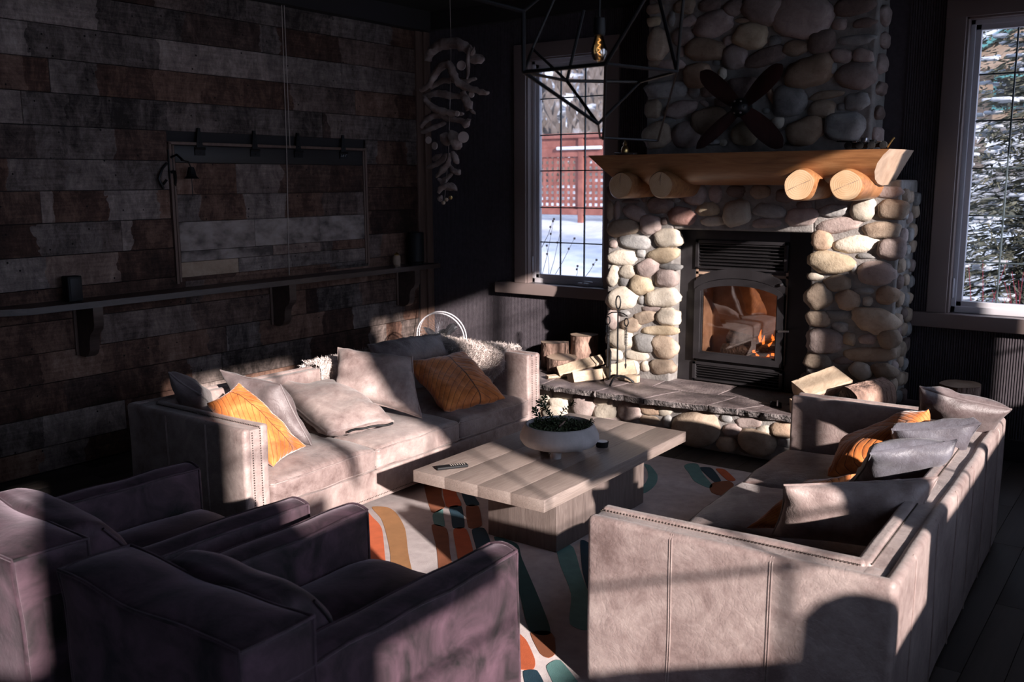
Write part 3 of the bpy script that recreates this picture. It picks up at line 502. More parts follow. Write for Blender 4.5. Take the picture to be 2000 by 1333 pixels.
# hearth slabs (rough front edge)
def slab(poly):
    b = MB(); n = len(poly); P = []
    for i in range(n):
        a, c = Vector(poly[i]), Vector(poly[(i+1) % n]); k = max(1, int((c-a).length/.035))
        for j in range(k):
            p = a.lerp(c, j/k); front = p.y < 6.1 and c.y < 6.1 and a.y < 6.1
            jit = .012 if front else .003
            P.append((p.x+rng.uniform(-1, 1)*jit*.4, p.y+nz((p.x, p.y, 0), 14)*jit*2+rng.uniform(-1, 1)*jit*.6))
    m = len(P); cx = sum(p[0] for p in P)/m; cy = sum(p[1] for p in P)/m
    tz = lambda x, y: .345+nz((x, y, 0), 4)*.006
    V = [(x, y, tz(x, y)-.004) for x, y in P]; V += [((x-cx)*.985+cx, (y-cy)*.97+cy, tz(x, y)) for x, y in P]
    rough = [(x, y+(rng.uniform(-.012, .012) if y < 6.1 else 0), .323+rng.uniform(-.006, .006)) for x, y in P]; V += rough
    V += [(x, y+(rng.uniform(-.002, .018) if y < 6.1 else 0), .300) for x, y in P]; V += [(cx, cy, .346), (cx, cy, .300)]
    F = []; Mi = []
    for i in range(m):
        j = (i+1) % m
        b_front = P[i][1] < 6.1
        F += [(i, j, m+j, m+i), (m+i, m+j, 4*m), (2*m+i, 2*m+j, j, i), (3*m+i, 3*m+j, 2*m+j, 2*m+i), (3*m+j, 3*m+i, 4*m+1)]; Mi += [0, 0, 1 if b_front else 0, 1 if b_front else 0, 0]
    q = MB(); q.add(V, F); q.m = Mi
    kid(q, 'hearth_slab', [M['slab'], M['slabedge']], fp, angle=35, fix=True)
fe = [(-4.62, 5.99), (-4.03, 5.955), (-3.56, 5.955), (-3.16, 5.97), (-2.68, 6.02), (-2.47, 6.05), (-1.95, 6.06), (-1.45, 6.05), (-.98, 6.05)]
mid = [(-4.62, 6.52), (-4.10, 6.50), (-3.50, 6.40), (-3.05, 6.36), (-2.62, 6.40), (-2.30, 6.38), (-1.90, 6.42), (-1.45, 6.44), (-.98, 6.44)]
g = .006
for i in range(8):
    slab([(fe[i][0]+g, fe[i][1]), (fe[i+1][0]-g, fe[i+1][1]), (mid[i+1][0]-g, mid[i+1][1]-g), (mid[i][0]+g, mid[i][1]-g)])
bk = [-4.62, -3.98, -3.30, -2.76, -2.24, -1.7, -.98]
def midy(x):
    for a, c in zip(mid[:-1], mid[1:]):
        if a[0] <= x <= c[0]: return a[1]+(c[1]-a[1])*(x-a[0])/(c[0]-a[0])
    return 6.44
for a, c in zip(bk[:-1], bk[1:]): slab([(a+g, midy(a)+g), (c-g, midy(c)+g), (c-g, 7.04), (a+g, 7.04)])
# mantel beam: half log with flared, axe-cut ends
pf = [(6.145, 2.088), (6.150, 2.05), (6.165, 2.00), (6.20, 1.95), (6.26, 1.905), (6.34, 1.880), (6.45, 1.868), (6.72, 1.868), (6.72, 2.092), (6.45, 2.092)]
q = MB(); xs = np.linspace(0, 1, 44); n = len(pf); V = []; F = []
for i, t in enumerate(xs):
    for y, z in pf:
        k = (z-1.868)/.224; xl = -3.545-.215*k**1.2; xr = -1.705+.115*k**2.2
        x = xl+(xr-xl)*t; V.append((x, y+nz((x, y, z), 2.2)*.018, z+(nz((x, y, z), 3, 4)*.012 if z < 2.06 else 0)))
for i in range(len(xs)-1):
    for j in range(n): F.append((i*n+j, (i+1)*n+j, (i+1)*n+(j+1) % n, i*n+(j+1) % n))
F += [tuple(range(n)), tuple(reversed(range((len(xs)-1)*n, len(xs)*n)))]
q.add(V, F); q.m = [0]*(len(F)-2)+[1, 1]; kid(q, 'mantel_beam', [M['pine'], M['pine_end']], fp, angle=50)
for x, z, ry in ((-3.455, 1.868, .098), (-3.130, 1.872, .096), (-2.135, 1.870, .104), (-1.835, 1.868, .104)):
    q = MB(); k = 28; n_ = 6; V = []; F = []; uv = []
    for i in range(n_):
        y = 6.105+(6.62-6.105)*i/(n_-1); rr = ry*(.93 if i == 0 else 1.0)*(1+.03*math.sin(i)); y = y+.012 if i == 1 else y
        if i == 1: y = 6.12
        for j in range(k):
            a = 2*PI*j/k; r_ = rr*(1+.04*math.sin(2*a+x*9)+.02*math.sin(5*a)); V.append((x+r_*math.cos(a), y, z+r_*.98*math.sin(a))); uv.append((math.cos(a)*.5, math.sin(a)*.5))
    for i in range(n_-1):
        for j in range(k): F.append((i*k+j, (i+1)*k+j, (i+1)*k+(j+1) % k, i*k+(j+1) % k))
    V.append((x, 6.104, z)); uv.append((0, 0)); Fe = [(j, (j+1) % k, n_*k) for j in range(k)]
    q.add(V, F+Fe, uv=uv); q.m = [0]*len(F)+[1]*len(Fe); o = kid(q, 'mantel_log', [M['pine'], M['endgrain']], fp, angle=40, uv=True)
    cr = MB()
    for a in ((3.6, .4) if x > -3 else (1.5,)):
        cr.tube([(x, 6.101, z), (x+.05*math.cos(a+.1), 6.101, z+.045*math.sin(a)), (x+.085*math.cos(a), 6.103, z+.085*math.sin(a))], [.0006, .002, .001], 4)
    c_ = cr.build('drying_crack', M['s_d']); c_.parent = o
# ---- wood stove insert
st = thing('stove_insert', 'black steel wood stove insert with arched glass door and louvres', 'stove', (-2.75, 6.75, .35))
K = lambda mb, nm, mt, **k: kid(mb, nm, mt, st, **k)
SY = 6.735
q = MB()                                                        # surround plate with the firebox opening cut out
for lo, hi in (((-3.268, .347), (-3.135, 1.533)), ((-2.405, .347), (-2.19, 1.533)), ((-3.14, 1.455), (-2.40, 1.533)), ((-3.14, .508), (-2.40, .53))): q.box((lo[0], SY, lo[1]), (hi[0], SY+.02, hi[1]), .003)
K(q, 'surround', M['stove'])
def louver(z0, z1, n, nm):
    q = MB()
    for lo, hi in (((-3.135, z0), (-3.105, z1)), ((-2.435, z0), (-2.405, z1)), ((-3.135, z1-.025), (-2.405, z1)), ((-3.135, z0), (-2.405, z0+.015))): q.box((lo[0], SY-.018, lo[1]), (hi[0], SY+.015, hi[1]), .004)
    fr = K(q, nm, M['stove']); K(MB().box((-3.13, SY+.03, z0), (-2.41, SY+.04, z1)), 'backing_plate', M['dark'])
    for i in range(n):
        z = z0+.03+(z1-z0-.07)*i/(n-1); s = MB().box((-3.105, SY-.012, z-.0035), (-2.435, SY+.016, z+.0035), .002, fn=lambda p: Vector((p.x, p.y, p.z-(p.y-SY)*.6))); o = K(s, 'louvre_slat', M['stove'])
louver(1.235, 1.455, 7, 'upper_grille'); louver(.36, .508, 5, 'lower_grille')
q = MB()
AX, AR = -2.768, .0
def arch(x, z0, rise, half=.355): return z0+rise*math.sqrt(max(0, 1-((x-AX)/half)**2*.92))
hood = []; xs = np.linspace(AX-.36, AX+.36, 25)
for i in range(24):
    a, b_ = xs[i], xs[i+1]
    q.add([(a, SY-.035, arch(a, 1.03, .145)), (b_, SY-.035, arch(b_, 1.03, .145)), (b_, SY-.035, arch(b_, 1.10, .145)), (a, SY-.035, arch(a, 1.10, .145)), (a, SY+.01, arch(a, 1.03, .145)), (b_, SY+.01, arch(b_, 1.03, .145)), (b_, SY+.01, arch(b_, 1.10, .145)), (a, SY+.01, arch(a, 1.10, .145))], [(0, 1, 2, 3), (3, 2, 6, 7), (1, 0, 4, 5)])
K(q, 'arched_hood', M['stove'], fix=False); K(MB().box((-3.14, SY+.004, 1.17), (-2.40, SY+.014, 1.245)).box((-3.14, SY+.004, .52), (-3.112, SY+.014, 1.24)).box((-2.418, SY+.004, .52), (-2.39, SY+.014, 1.24)), 'face_plate', M['stove'])
q = MB().add([(a, SY+.002, z) for a in xs for z in (arch(a, .985, .15), 1.24)], [(2*i, 2*i+2, 2*i+3, 2*i+1) for i in range(24)]); K(q, 'hood_plate', M['stove'])
# door frame (arched) with glass
dw0, dw1, dz0 = -3.118, -2.412, .535
def ring(inner, y0, y1, z_in, z_out):
    b = MB(); X = np.linspace(dw0, dw1, 25); Xi = np.linspace(dw0+inner, dw1-inner, 25)
    out = [(x, 1.035+.135*math.sqrt(max(0, 1-((x-AX)/.36)**2*.96))) for x in X]; inn = [(x, .995+.125*math.sqrt(max(0, 1-((x-AX)/.36)**2*.96))) for x in Xi]
    O = [(dw0, dz0)]+out+[(dw1, dz0)]; I = [(dw0+inner, dz0+inner)]+inn+[(dw1-inner, dz0+inner)]; n = len(O)
    V = [(x, y0, z) for x, z in O]+[(x, y0, z) for x, z in I]+[(x, y1, z) for x, z in O]+[(x, y1, z) for x, z in I]; F = []
    for i in range(n):
        j = (i+1) % n; F += [(i, j, n+j, n+i), (i, 2*n+i, 2*n+j, j), (n+i, n+j, 3*n+j, 3*n+i)]
    b.add(V, F); return b, I
db, I = ring(.048, SY-.045, SY, 0, 0); dr = K(db, 'stove_door', M['stove'])
db, I2 = ring(.06, SY-.028, SY-.004, 0, 0); K(db, 'glass_bead', M['steel'] if False else M['stove'])
pane = MB().add([(x, SY-.022, z) for x, z in I], [tuple(range(len(I)))]); K(pane, 'door_glass', M['stoveglass'], smooth=False, fix=False)
K(MB().tube([(-2.425, SY-.05, .813), (-2.425, SY-.09, .813), (-2.345, SY-.11, .822)], [.009, .009, .007], 10), 'door_handle', M['steel'])
K(MB().lathe([(0, .012), (.010, .010), (.013, 0), (.008, -.008), (.005, -.03)], 14, xf=T(-2.432, SY-.05, 1.152) @ rot('X', 90)), 'control_knob', M['steel'])
q = MB()
for lo, hi in (((-3.13, 7.02, .50), (-2.40, 7.04, 1.25)), ((-3.13, SY, .50), (-3.11, 7.03, 1.25)), ((-2.42, SY, .50), (-2.40, 7.03, 1.25)), ((-3.13, SY, .52), (-2.40, 7.03, .545)), ((-3.13, SY, 1.19), (-2.40, 7.03, 1.21))): q.box(lo, hi)
K(q, 'firebox', M['firebrick'], smooth=False)
# burning logs, flames
def bent_log(name, p0, p1, r0, r1, mat, seed, k=14, seg=6, flat=None):
    P = [Vector(p0).lerp(Vector(p1), t) for t in np.linspace(0, 1, seg)]; q = MB().tube(P, list(np.linspace(r0, r1, seg)), k)
    q.v = [tuple(Vector(p)+Vector((nz(p, 14, seed), nz(p, 14, seed+3), nz(p, 14, seed+6)))*r0*.35) for p in q.v]; return q
for i, (a, b_, r) in enumerate((((-2.95, 6.86, .60), (-2.50, 6.90, .62), .050), ((-2.92, 6.93, .68), (-2.47, 6.85, .66), .055), ((-2.62, 6.80, .60), (-2.50, 6.98, .74), .045))):
    o = bent_log('burning_log', a, b_, r, r*.9, M['ash'], i).build('burning_log', M['ash']); set_props(o, ['charred log lying lowest across the stove firebox', 'charred log on top of another inside the stove', 'short charred log leaning at the glowing side of the firebox'][i], 'log', 'logs burning in the stove')
q = MB()
for i in range(22):
    x = -2.56+rng.uniform(-.10, .10); y = 6.84+rng.uniform(-.03, .08); z = .60+rng.uniform(0, .10); h_ = rng.uniform(.03, .10)
    q.tube([(x, y, z), (x+rng.uniform(-.01, .01), y, z+h_*.4), (x+rng.uniform(-.02, .02), y, z+h_)], [.008, .012, .001], 6)
q.tube([(-2.47, 6.87, .93), (-2.46, 6.87, .96), (-2.455, 6.87, .99)], [.002, .014, .001], 6)
for a in range(14):
    x = -2.60+rng.uniform(-.12, .14); z = .575+rng.uniform(0, .03); q.box((x, 6.80+rng.uniform(0, .08), z), (x+.03, 6.84+rng.uniform(0, .1), z+.02), .006)
set_props(q.build('fire', M['flame']), 'low orange flames and embers at the right of the stove firebox', 'fire', kind='stuff')
fl_ = bpy.data.lights.new('fire_light', 'POINT'); fl_.energy = 0.6; fl_.color = (1, .42, .14); fl_.shadow_soft_size = .06; fo = bpy.data.objects.new('fire_light', fl_); C.objects.link(fo); fo.location = (-2.60, 6.80, .78)
# ================================================================== SOFT FURNITURE
def frame(loc, rz): return Matrix.Translation(loc) @ Matrix.Rotation(rz, 4, 'Z')
def lkid(mb, name, mat, parent, **k):
    o = mb.build(name, mat, parent, **k); return o           # geometry already in the parent's own frame
def soft(p, amp, s, sd): return Vector((p.x+nz(p, s, sd)*amp, p.y+nz(p, s, sd+7)*amp, p.z+nz(p, s, sd+13)*amp))
def beads(pts, r, step, mb):
    """small dome nails along a line"""
    for a, b_ in zip(pts[:-1], pts[1:]):
        a, b_ = Vector(a), Vector(b_); n = max(1, int((b_-a).length/step))
        for i in range(n):
            p = a.lerp(b_, (i+.5)/n); V = [p+Vector((r, 0, 0)), p+Vector((-r, 0, 0)), p+Vector((0, r, 0)), p+Vector((0, -r, 0)), p+Vector((0, 0, r)), p+Vector((0, 0, -r))]
            mb.add(V, [(0, 2, 4), (2, 1, 4), (1, 3, 4), (3, 0, 4), (2, 0, 5), (1, 2, 5), (3, 1, 5), (0, 3, 5)])
def sofa(label, loc, rz, D, L, group, sd):
    """local frame: back along x=0, seat opens towards +x, arms at y=0 and y=L"""
    t = thing('sofa', label, 'sofa', loc, group, rz); H = .680
    def arm(y0, y1, s):
        q = MB(); o0, o1 = (y0, y0+.05) if s > 0 else (y1-.05, y1); m0, m1 = (y0+.03, y1-.03); i0, i1 = (y1-.05, y1) if s > 0 else (y0, y0+.05)
        fn = lambda p: soft(p, .006, 3.5, sd)
        q.box((0.0, o0, .02), (D, o1, H), .022, n=4, ex=14, fn=fn); q.box((.01, m0, .02), (D-.008, m1, H-.012), .004, n=1, ex=6, fn=fn); q.box((.12, i0, .02), (D-.002, i1, H+.004), .018, n=4, ex=14, fn=fn)
        a = lkid(q, 'arm', M['leather'], t)
        yo, yi = (y0+.052, y1-.052) if s > 0 else (y1-.052, y0+.052)
        nb = MB(); beads([(.13, yi, H-.006), (D-.004, yi, H-.006), (D-.002, yi, .03)], .0042, .013, nb); beads([(D-.002, yo, H-.02), (D-.002, yo, .03)], .0042, .013, nb)
        n_ = nb.build('nail_heads', M['nail'], a, angle=180); n_['kind'] = 'stuff'
        sm = MB(); yy = y0-.001 if s > 0 else y1+.001
        for x in (D*.36, D*.69):
            for dx in (-.004, .004): sm.tube([soft(Vector((x+dx, yy, z)), .006, 3.5, sd) for z in np.linspace(.03, H-.02, 14)]+[soft(Vector((x+dx, yy+.012*s, H-.002)), .006, 3.5, sd)], .0022, 5)
        sm.build('double_seam', M['leather'], a)['kind'] = 'stuff'
        return a
    arm(0, .155, 1); arm(L-.155, L, -1)
    q = MB(); fn = lambda p: soft(p, .007, 2.8, sd+30)
    q.box((0, .004, .02), (.05, L-.004, H+.001), .024, n=4, ex=26, fn=fn); q.box((.03, .03, .02), (.12, L-.03, H-.012), .004, n=1, ex=6, fn=fn); q.box((.105, .12, .02), (.158, L-.12, H+.004), .018, n=4, ex=26, fn=fn)
    b_ = lkid(q, 'backrest', M['leather'], t)
    nb = MB(); beads([(.104, .12, H-.004), (.104, L-.12, H-.004)], .0042, .013, nb); n_ = nb.build('nail_heads', M['nail'], b_, angle=180); n_['kind'] = 'stuff'
    sm = MB()
    for y in np.linspace(.28, L-.28, 6):
        for dy in (-.004, .004): sm.tube([soft(Vector((-.001, y+dy, z)), .007, 2.8, sd+30) for z in np.linspace(.03, H-.02, 12)]+[soft(Vector((.010, y+dy, H-.002)), .007, 2.8, sd+30)], .0022, 5)
    sm.build('double_seam', M['leather'], b_)['kind'] = 'stuff'
    lkid(MB().box((.10, .10, .05), (D-.012, L-.10, .228), .012, ex=10), 'seat_base', M['leather'], t)
    nb = MB(); beads([(D-.010, .16, .075), (D-.010, L-.16, .075)], .0040, .013, nb); n_ = lkid(nb, 'nail_trim', M['nail'], t, angle=180); n_['kind'] = 'stuff'
    w_ = (L-.31)/3
    for i in range(3):
        y0 = .155+i*w_; x0, x1 = .15, D+.006; z0, z1 = .230, .372
        def fn(p, i=i, y0=y0):
            u = (p.x-x0)/(x1-x0); v = (p.y-y0)/w_; cr = max(0, 1-(2*u-1)**4)*max(0, 1-(2*v-1)**4)
            if p.z > .3: p = p+Vector((0, 0, .040*cr))
            p = p+Vector((.010*max(0, 1-(2*v-1)**4)*(u > .9), 0, 0))
            return p+Vector((0, nz(p, 4, sd+i)*.004, nz(p, 5, sd+i*3)*.010+nz((p.x*2, p.y, 0), 11, sd+i)*.004*(p.z > .33)))
        c = lkid(MB().box((x0, y0+.003, z0), (x1, y0+w_-.003, z1), .030, n=3, ex=20, fn=fn), 'seat_cushion', M['leather'], t)
        pp = MB()
        for zz in (z0+.022, z1-.014):
            P = [fn(Vector((x, y, zz)))+Vector((0, 0, 0)) for x, y in [(x0+.1+(x1-x0-.1-.010)*k, y0+.002) for k in np.linspace(0, 1, 14)]+[(x1-.0015, y0+.014+(w_-.028)*k) for k in np.linspace(0, 1, 14)]+[(x1-.010-(x1-x0-.11)*k, y0+w_-.002) for k in np.linspace(0, 1, 14)]]
            pp.tube(P, .0042, 6)
        pp.build('piping', M['leather'], c)
    return t
sofa('long taupe leather sofa standing along the reclaimed wood wall', (-4.80, 2.915, 0), 0.0, 1.025, 2.635, 'leather sofas facing each other', 3)
sofa('long taupe leather sofa nearest the camera, its back and near arm towards the viewer', (-.729, 5.393, 0), PI+math.radians(1.8), 1.09, 2.50, 'leather sofas facing each other', 40)

def pillow(name, label, corners, thick, mat, sd, group=None, pinch=.06, wr=.013, cat='pillow', n=30, uv=False, bulge=.38, pipe=True):
    thick *= 1.22; c = [Vector(p) for p in corners]; ctr = sum(c, Vector())/4; nrm = (c[2]-c[0]).cross(c[3]-c[1]).normalized(); V = []; F = []; UV = []
    def P(u, v, s):
        e = 1-pinch*(1-abs(2*v-1)**2)*abs(2*u-1)**3; f = 1-pinch*(1-abs(2*u-1)**2)*abs(2*v-1)**3
        uu = .5+(u-.5)*e; vv = .5+(v-.5)*f
        p = c[0].lerp(c[1], uu).lerp(c[3].lerp(c[2], uu), vv)
        h_ = max(0, (1-abs(2*u-1)**2.6))**bulge*max(0, (1-abs(2*v-1)**2.6))**bulge
        edge = 1-h_
        h_ = h_*thick/2
        w_ = nz(p, 7, sd)*wr*1.3+((1-abs(nz((p.x, p.y*1.6, p.z), 8, sd+4))*2.4)*.8)*wr*(.4+edge*1.6)
        w2 = nz(p, 5, sd+20)*wr*1.6
        return p+nrm*(s*h_+w_*min(1, h_*40)*1.0+w2*(.6+.4*s*0))
    k = n+1
    for s in (1, -1):
        for i in range(k):
            for j in range(k):
                a = .5-.5*math.cos(PI*i/n); b_ = .5-.5*math.cos(PI*j/n); V.append(P(a, b_, s)); UV.append((a, b_))
    for s in range(2):
        for i in range(n):
            for j in range(n):
                q = (s*k*k+i*k+j, s*k*k+(i+1)*k+j, s*k*k+(i+1)*k+j+1, s*k*k+i*k+j+1); F.append(q if s == 0 else q[::-1])
    zmin = None
    if uv is False and pipe:
        t = thing(name, label, cat, tuple(ctr), group); body = kid(MB().add(V, F), 'cover', mat, t, fix=False, angle=180)
        ring = [(i/16, 0) for i in range(16)]+[(1, i/16) for i in range(16)]+[(1-i/16, 1) for i in range(16)]+[(0, 1-i/16) for i in range(16)]
        kid(MB().tube([P(a, b_, 0) for a, b_ in ring], .0062, 6, closed=True), 'piping', mat, t)
        return t
    o = MB().add(V, F, uv=UV).build(name, mat, fix=False, angle=180, uv=True); return set_props(o, label, cat, group)
G1, G2 = 'leather pillows', 'orange velvet pillows'
L_ = M['leather']; LD = M['leather_dark']; LB = M['leather_shaded']
PIL = [
 ('P1', 'dark leather pillow propped in the near back corner of the far sofa', [(330, 729, 'z', .86), (392, 772, 'z', .74), (432, 806, 'z', .50), (352, 806, 'z', .56)], .13, 'ld', 1),
 ('P2', 'dark leather pillow standing behind the sunlit orange pillow', [(430, 724, 'x', -4.56), (548, 752, 'z', .76), (610, 868, 'z', .42), (500, 850, 'z', .43)], .12, 'ld', 2),
 ('P3', 'bright sunlit orange pillow with vein pleats leaning on the near sofa arm', [(404, 788, 'z', .73), (466, 748, 'z', .82), (598, 872, 'z', .44), (534, 912, 'z', .405)], .13, 'o', 3),
 ('P4', 'leather pillow with a dark zip lying flat on the middle seat', [(520, 757, 'z', .60), (672, 744, 'z', .60), (768, 824, 'z', .47), (640, 848, 'z', .455)], .13, 'l', 4),
 ('P5', 'large leather pillow leaning upright in the middle of the far sofa', [(660, 680, 'x', -4.56), (805, 698, 'z', .78), (824, 816, 'z', .425), (652, 770, 'x', -4.40)], .14, 'l', 5),
 ('P6', 'dark leather pillow slumped over the sofa back before the fleece', [(718, 674, 'x', -4.60), (860, 653, 'x', -4.62), (882, 706, 'x', -4.45), (740, 722, 'x', -4.42)], .12, 'ld', 6),
 ('P7', 'orange pillow with a dark midrib resting against the far sofa arm', [(793, 710, 'x', -4.42), (906, 686, 'x', -4.30), (987, 778, 'z', .44), (868, 803, 'z', .42)], .12, 'o2', 7),
 ('Q1', 'leather pillow highest in the far corner of the near sofa', [(1797, 757, 'z', .90), (1975, 800, 'z', .80), (1925, 862, 'z', .60), (1785, 850, 'z', .56)], .13, 'ld', 11),
 ('Q2', 'orange pillow with its tip in the sun between leather pillows', [(1814, 800, 'z', .82), (1800, 850, 'z', .72), (1616, 930, 'z', .45), (1650, 868, 'z', .50)], .13, 'o', 12),
 ('Q3', 'grey leather pillow darkened and blued for shade, wedged behind the middle one', [(1742, 842, 'z', .74), (1915, 830, 'z', .80), (1868, 900, 'z', .58), (1732, 895, 'z', .52)], .12, 'lb', 13),
 ('Q4', 'grey leather pillow darkened and blued for shade, in the middle of the near sofa', [(1700, 885, 'z', .74), (1868, 862, 'z', .80), (1835, 935, 'z', .58), (1664, 945, 'z', .50)], .12, 'lb', 14),
 ('Q5', 'orange pillow mostly hidden behind the nearest leather pillow', [(1575, 938, 'z', .62), (1672, 926, 'z', .66), (1560, 1035, 'z', .44), (1458, 1032, 'z', .43)], .10, 'o', 15),
 ('Q6', 'pale piped leather pillow nearest the camera, half in sun', [(1532, 948, 'z', .70), (1832, 934, 'z', .76), (1775, 1078, 'z', .50), (1508, 1046, 'z', .44)], .14, 'l', 16),
]
for key, lab, cs, th, mt, sd in PIL:
    cs = [at(*c_) for c_ in cs]; mat = {'l': L_, 'ld': LD, 'lb': LB, 'o': M['orange'], 'o2': M['orange']}[mt]
    o = pillow('throw_pillow', lab, cs, th, mat, sd, G2 if mt[0] == 'o' else G1, uv=mt[0] == 'o')
    if key == 'P4':
        a, b_ = Vector(cs[3]), Vector(cs[2]); n_ = MB().tube([a.lerp(b_, k)+Vector((.012*math.sin(k*9)+.012, -.008, .003*math.sin(k*20)-.004)) for k in np.linspace(.28, .97, 16)], .007, 6); kid(n_, 'zip', M['black'], o)
    if key == 'P3': pass

# sheepskin draped over the back corner and far arm
sk = thing('sheepskin_throw', 'pale shaggy sheepskin draped over the back corner and arm of the far sofa', 'throw', (-4.6, 5.3, .69))
def skin_pt(u, v, part):
    if part == 0:                                            # along the back: u along y, v across
        y = 4.22+u*1.36; k = v*.46; edge = .02*nz((u*9, v, 0), 1.5, 2)
        if k < .10: return Vector((-4.815, y, .690-(.10-k))), Vector((-1, 0, .2))
        if k < .28: return Vector((-4.815+(k-.10), y, .695+.012*math.sin((k-.1)/.18*PI))), Vector((0, 0, 1))
        return Vector((-4.628, y, .690-(k-.28)*1.0+edge)), Vector((1, 0, .3))
    x = -4.83+u*.86; k = v*(.34+.26*math.exp(-((u-.70)/.22)**2)*1.0); y0 = 5.572
    if k < .06: return Vector((x, y0, .690-(.06-k))), Vector((0, 1, .2))
    if k < .25: return Vector((x, y0-(k-.06), .695+.012*math.sin((k-.06)/.19*PI))), Vector((0, 0, 1))
    return Vector((x, y0-.197, .690-(k-.25)+.02*nz((u*9, v, 0), 1.5, 5))), Vector((0, -1, .3))
hide = MB(); hair = MB()
for part, (nu, nv) in enumerate(((34, 20), (28, 22))):
    V = [skin_pt(i/nu, j/nv, part)[0] for i in range(nu+1) for j in range(nv+1)]
    hide.add(V, [(i*(nv+1)+j, (i+1)*(nv+1)+j, (i+1)*(nv+1)+j+1, i*(nv+1)+j+1) for i in range(nu) for j in range(nv)])
    for _ in range(15000 if part == 0 else 12000):
        u, v = rng.random(), rng.random(); p, nn = skin_pt(u, v, part); p = p+Vector(rng.normal(0, .004, 3))
        d = (nn.normalized()*.7+Vector(rng.normal(0, .45, 3))+Vector((.5*nz(p, 14, 3), .5*nz(p, 14, 8), -.15))).normalized(); l_ = rng.uniform(.016, .040); sd_ = d.cross(Vector(rng.normal(0, 1, 3))).normalized()*.0016
        m_ = p+d*l_*.55; e = p+d*l_+Vector((0, 0, -.010))+Vector(rng.normal(0, .006, 3)); o_ = len(hair.v)
        hair.v += [tuple(p-sd_), tuple(p+sd_), tuple(m_+sd_*.8), tuple(m_-sd_*.8), tuple(e)]; hair.f += [(o_, o_+1, o_+2, o_+3), (o_+3, o_+2, o_+4)]; hair.m += [0, 0]; hair.uv += [(0, 0)]*5
fleece = noisy('shaggy_fleece', [(.35, (.42, .35, .33)), (.6, (.62, .54, .51)), (.8, (.75, .69, .65))], 25, .9, .1, Sheen_Weight=.3)
kid(hide, 'hide', fleece, sk, fix=False); f_ = kid(hair, 'fleece', fleece, sk, fix=False, smooth=False); f_['kind'] = 'stuff'

# ================================================================== VELVET ARMCHAIRS
def armchair(label, loc, rz, Wd, D, sd):
    """local frame: x to the right, faces +y"""
    t = thing('armchair', label, 'chair', loc, 'plum velvet armchairs', rz); V_ = M['velvet']
    AH = .585; BH = .735
    def pipe(P, parent, r=.0055): return MB().tube([soft(Vector(p), .010, 4.5, sd) for p in P], r, 6).build('piping', V_, parent)
    fn = lambda p: soft(p, .010, 4.5, sd)
    for s, x0, x1 in ((-1, 0, .135), (1, Wd-.135, Wd)):
        def fa(p, x0=x0, x1=x1):
            u = (p.x-x0)/(x1-x0)
            if p.z > .3: p = p+Vector((0, 0, .018*(1-(2*u-1)**2)*(1 if .12 < p.y < D else .3)+.012*(p.y/D)))
            return soft(p, .010, 4.5, sd)
        a = lkid(MB().box((x0, .05, .03), (x1, D, AH), .016, n=3, ex=16, fn=fa), 'arm', V_, t)
        for x in (x0+.004, x1-.004):
            q = [fa(Vector((x, y, AH))) for y in np.linspace(.10, D-.004, 18)]+[fa(Vector((x, D-.001, z))) for z in np.linspace(AH-.01, .04, 12)]
            MB().tube(q, .0058, 6).build('piping', V_, a)
        MB().tube([fa(Vector((x, D-.002, AH-.002)))+Vector((0, .002, .002)) for x in np.linspace(x0+.004, x1-.004, 6)], .0055, 6).build('piping', V_, a)
    def fb(p):
        u = (2*p.x/Wd-1); v = p.y/.25
        if p.z > .4: p = p+Vector((0, 0, .030*(1-(2*v-1)**2)*(1-abs(u)**6)-.018*(1-u*u)))
        p = p+Vector((0, -.03*(p.z-.1)/.6+.0, 0)); return soft(p, .012, 4, sd+9)
    b_ = lkid(MB().box((.0, 0, .03), (Wd, .25, BH), .020, n=3, ex=18, fn=fb), 'backrest', V_, t)
    for y in (.006, .246):
        q = [fb(Vector((.003, y, z))) for z in np.linspace(.05, BH-.008, 14)]+[fb(Vector((x, y, BH-.001))) for x in np.linspace(.004, Wd-.004, 24)]+[fb(Vector((Wd-.003, y, z))) for z in np.linspace(BH-.008, .05, 14)]
        MB().tube(q, .0058, 6).build('piping', V_, b_)
    for x in (.003, Wd-.003): MB().tube([fb(Vector((x, y, BH-.001))) for y in np.linspace(.006, .246, 8)], .0055, 6).build('piping', V_, b_)
    st_ = MB(); 
    for z in np.linspace(.12, .42, 22): st_.box((Wd*.60, -.035*(z-.1)/.6-.006, z), (Wd*.60+.012, -.035*(z-.1)/.6+.002, z+.008))
    st_.build('stitching', M['black'], b_, smooth=False)
    def fs(p):
        u = (p.x-.14)/(Wd-.28); v = (p.y-.3)/(D-.3); cr = max(0, 1-(2*u-1)**4)*max(0, 1-(2*v-1)**4)
        if p.z > .35: p = p+Vector((0, 0, .055*cr))
        return soft(p, .012, 5, sd+3)
    lkid(MB().box((.14, .24, .23), (Wd-.14, D+.0, .41), .035, n=3, ex=16, fn=fs), 'seat_cushion', V_, t)
    lkid(MB().box((.12, .2, .04), (Wd-.12, D-.03, .235), .012, ex=8, fn=fn), 'seat_base', V_, t)
    def fc(p):
        u = (p.x-.15)/(Wd-.30); v = (p.z-.42)/.30; p = p+Vector((0, .05*(1-(2*v-1)**2)*(p.y > .33)-.10*v+.03, .022*(1-(2*u-1)**2)*(v > .5)))
        return soft(p, .016, 6, sd+5)
    c = lkid(MB().box((.15, .26, .42), (Wd-.15, .42, .725), .055, n=4, ex=16, fn=fc), 'back_cushion', V_, t)
    for y in (.285, .395):
        MB().tube([fc(Vector((Wd-.152, y, z))) for z in np.linspace(.46, .69, 8)], .005, 6).build('piping', V_, c)
    return t
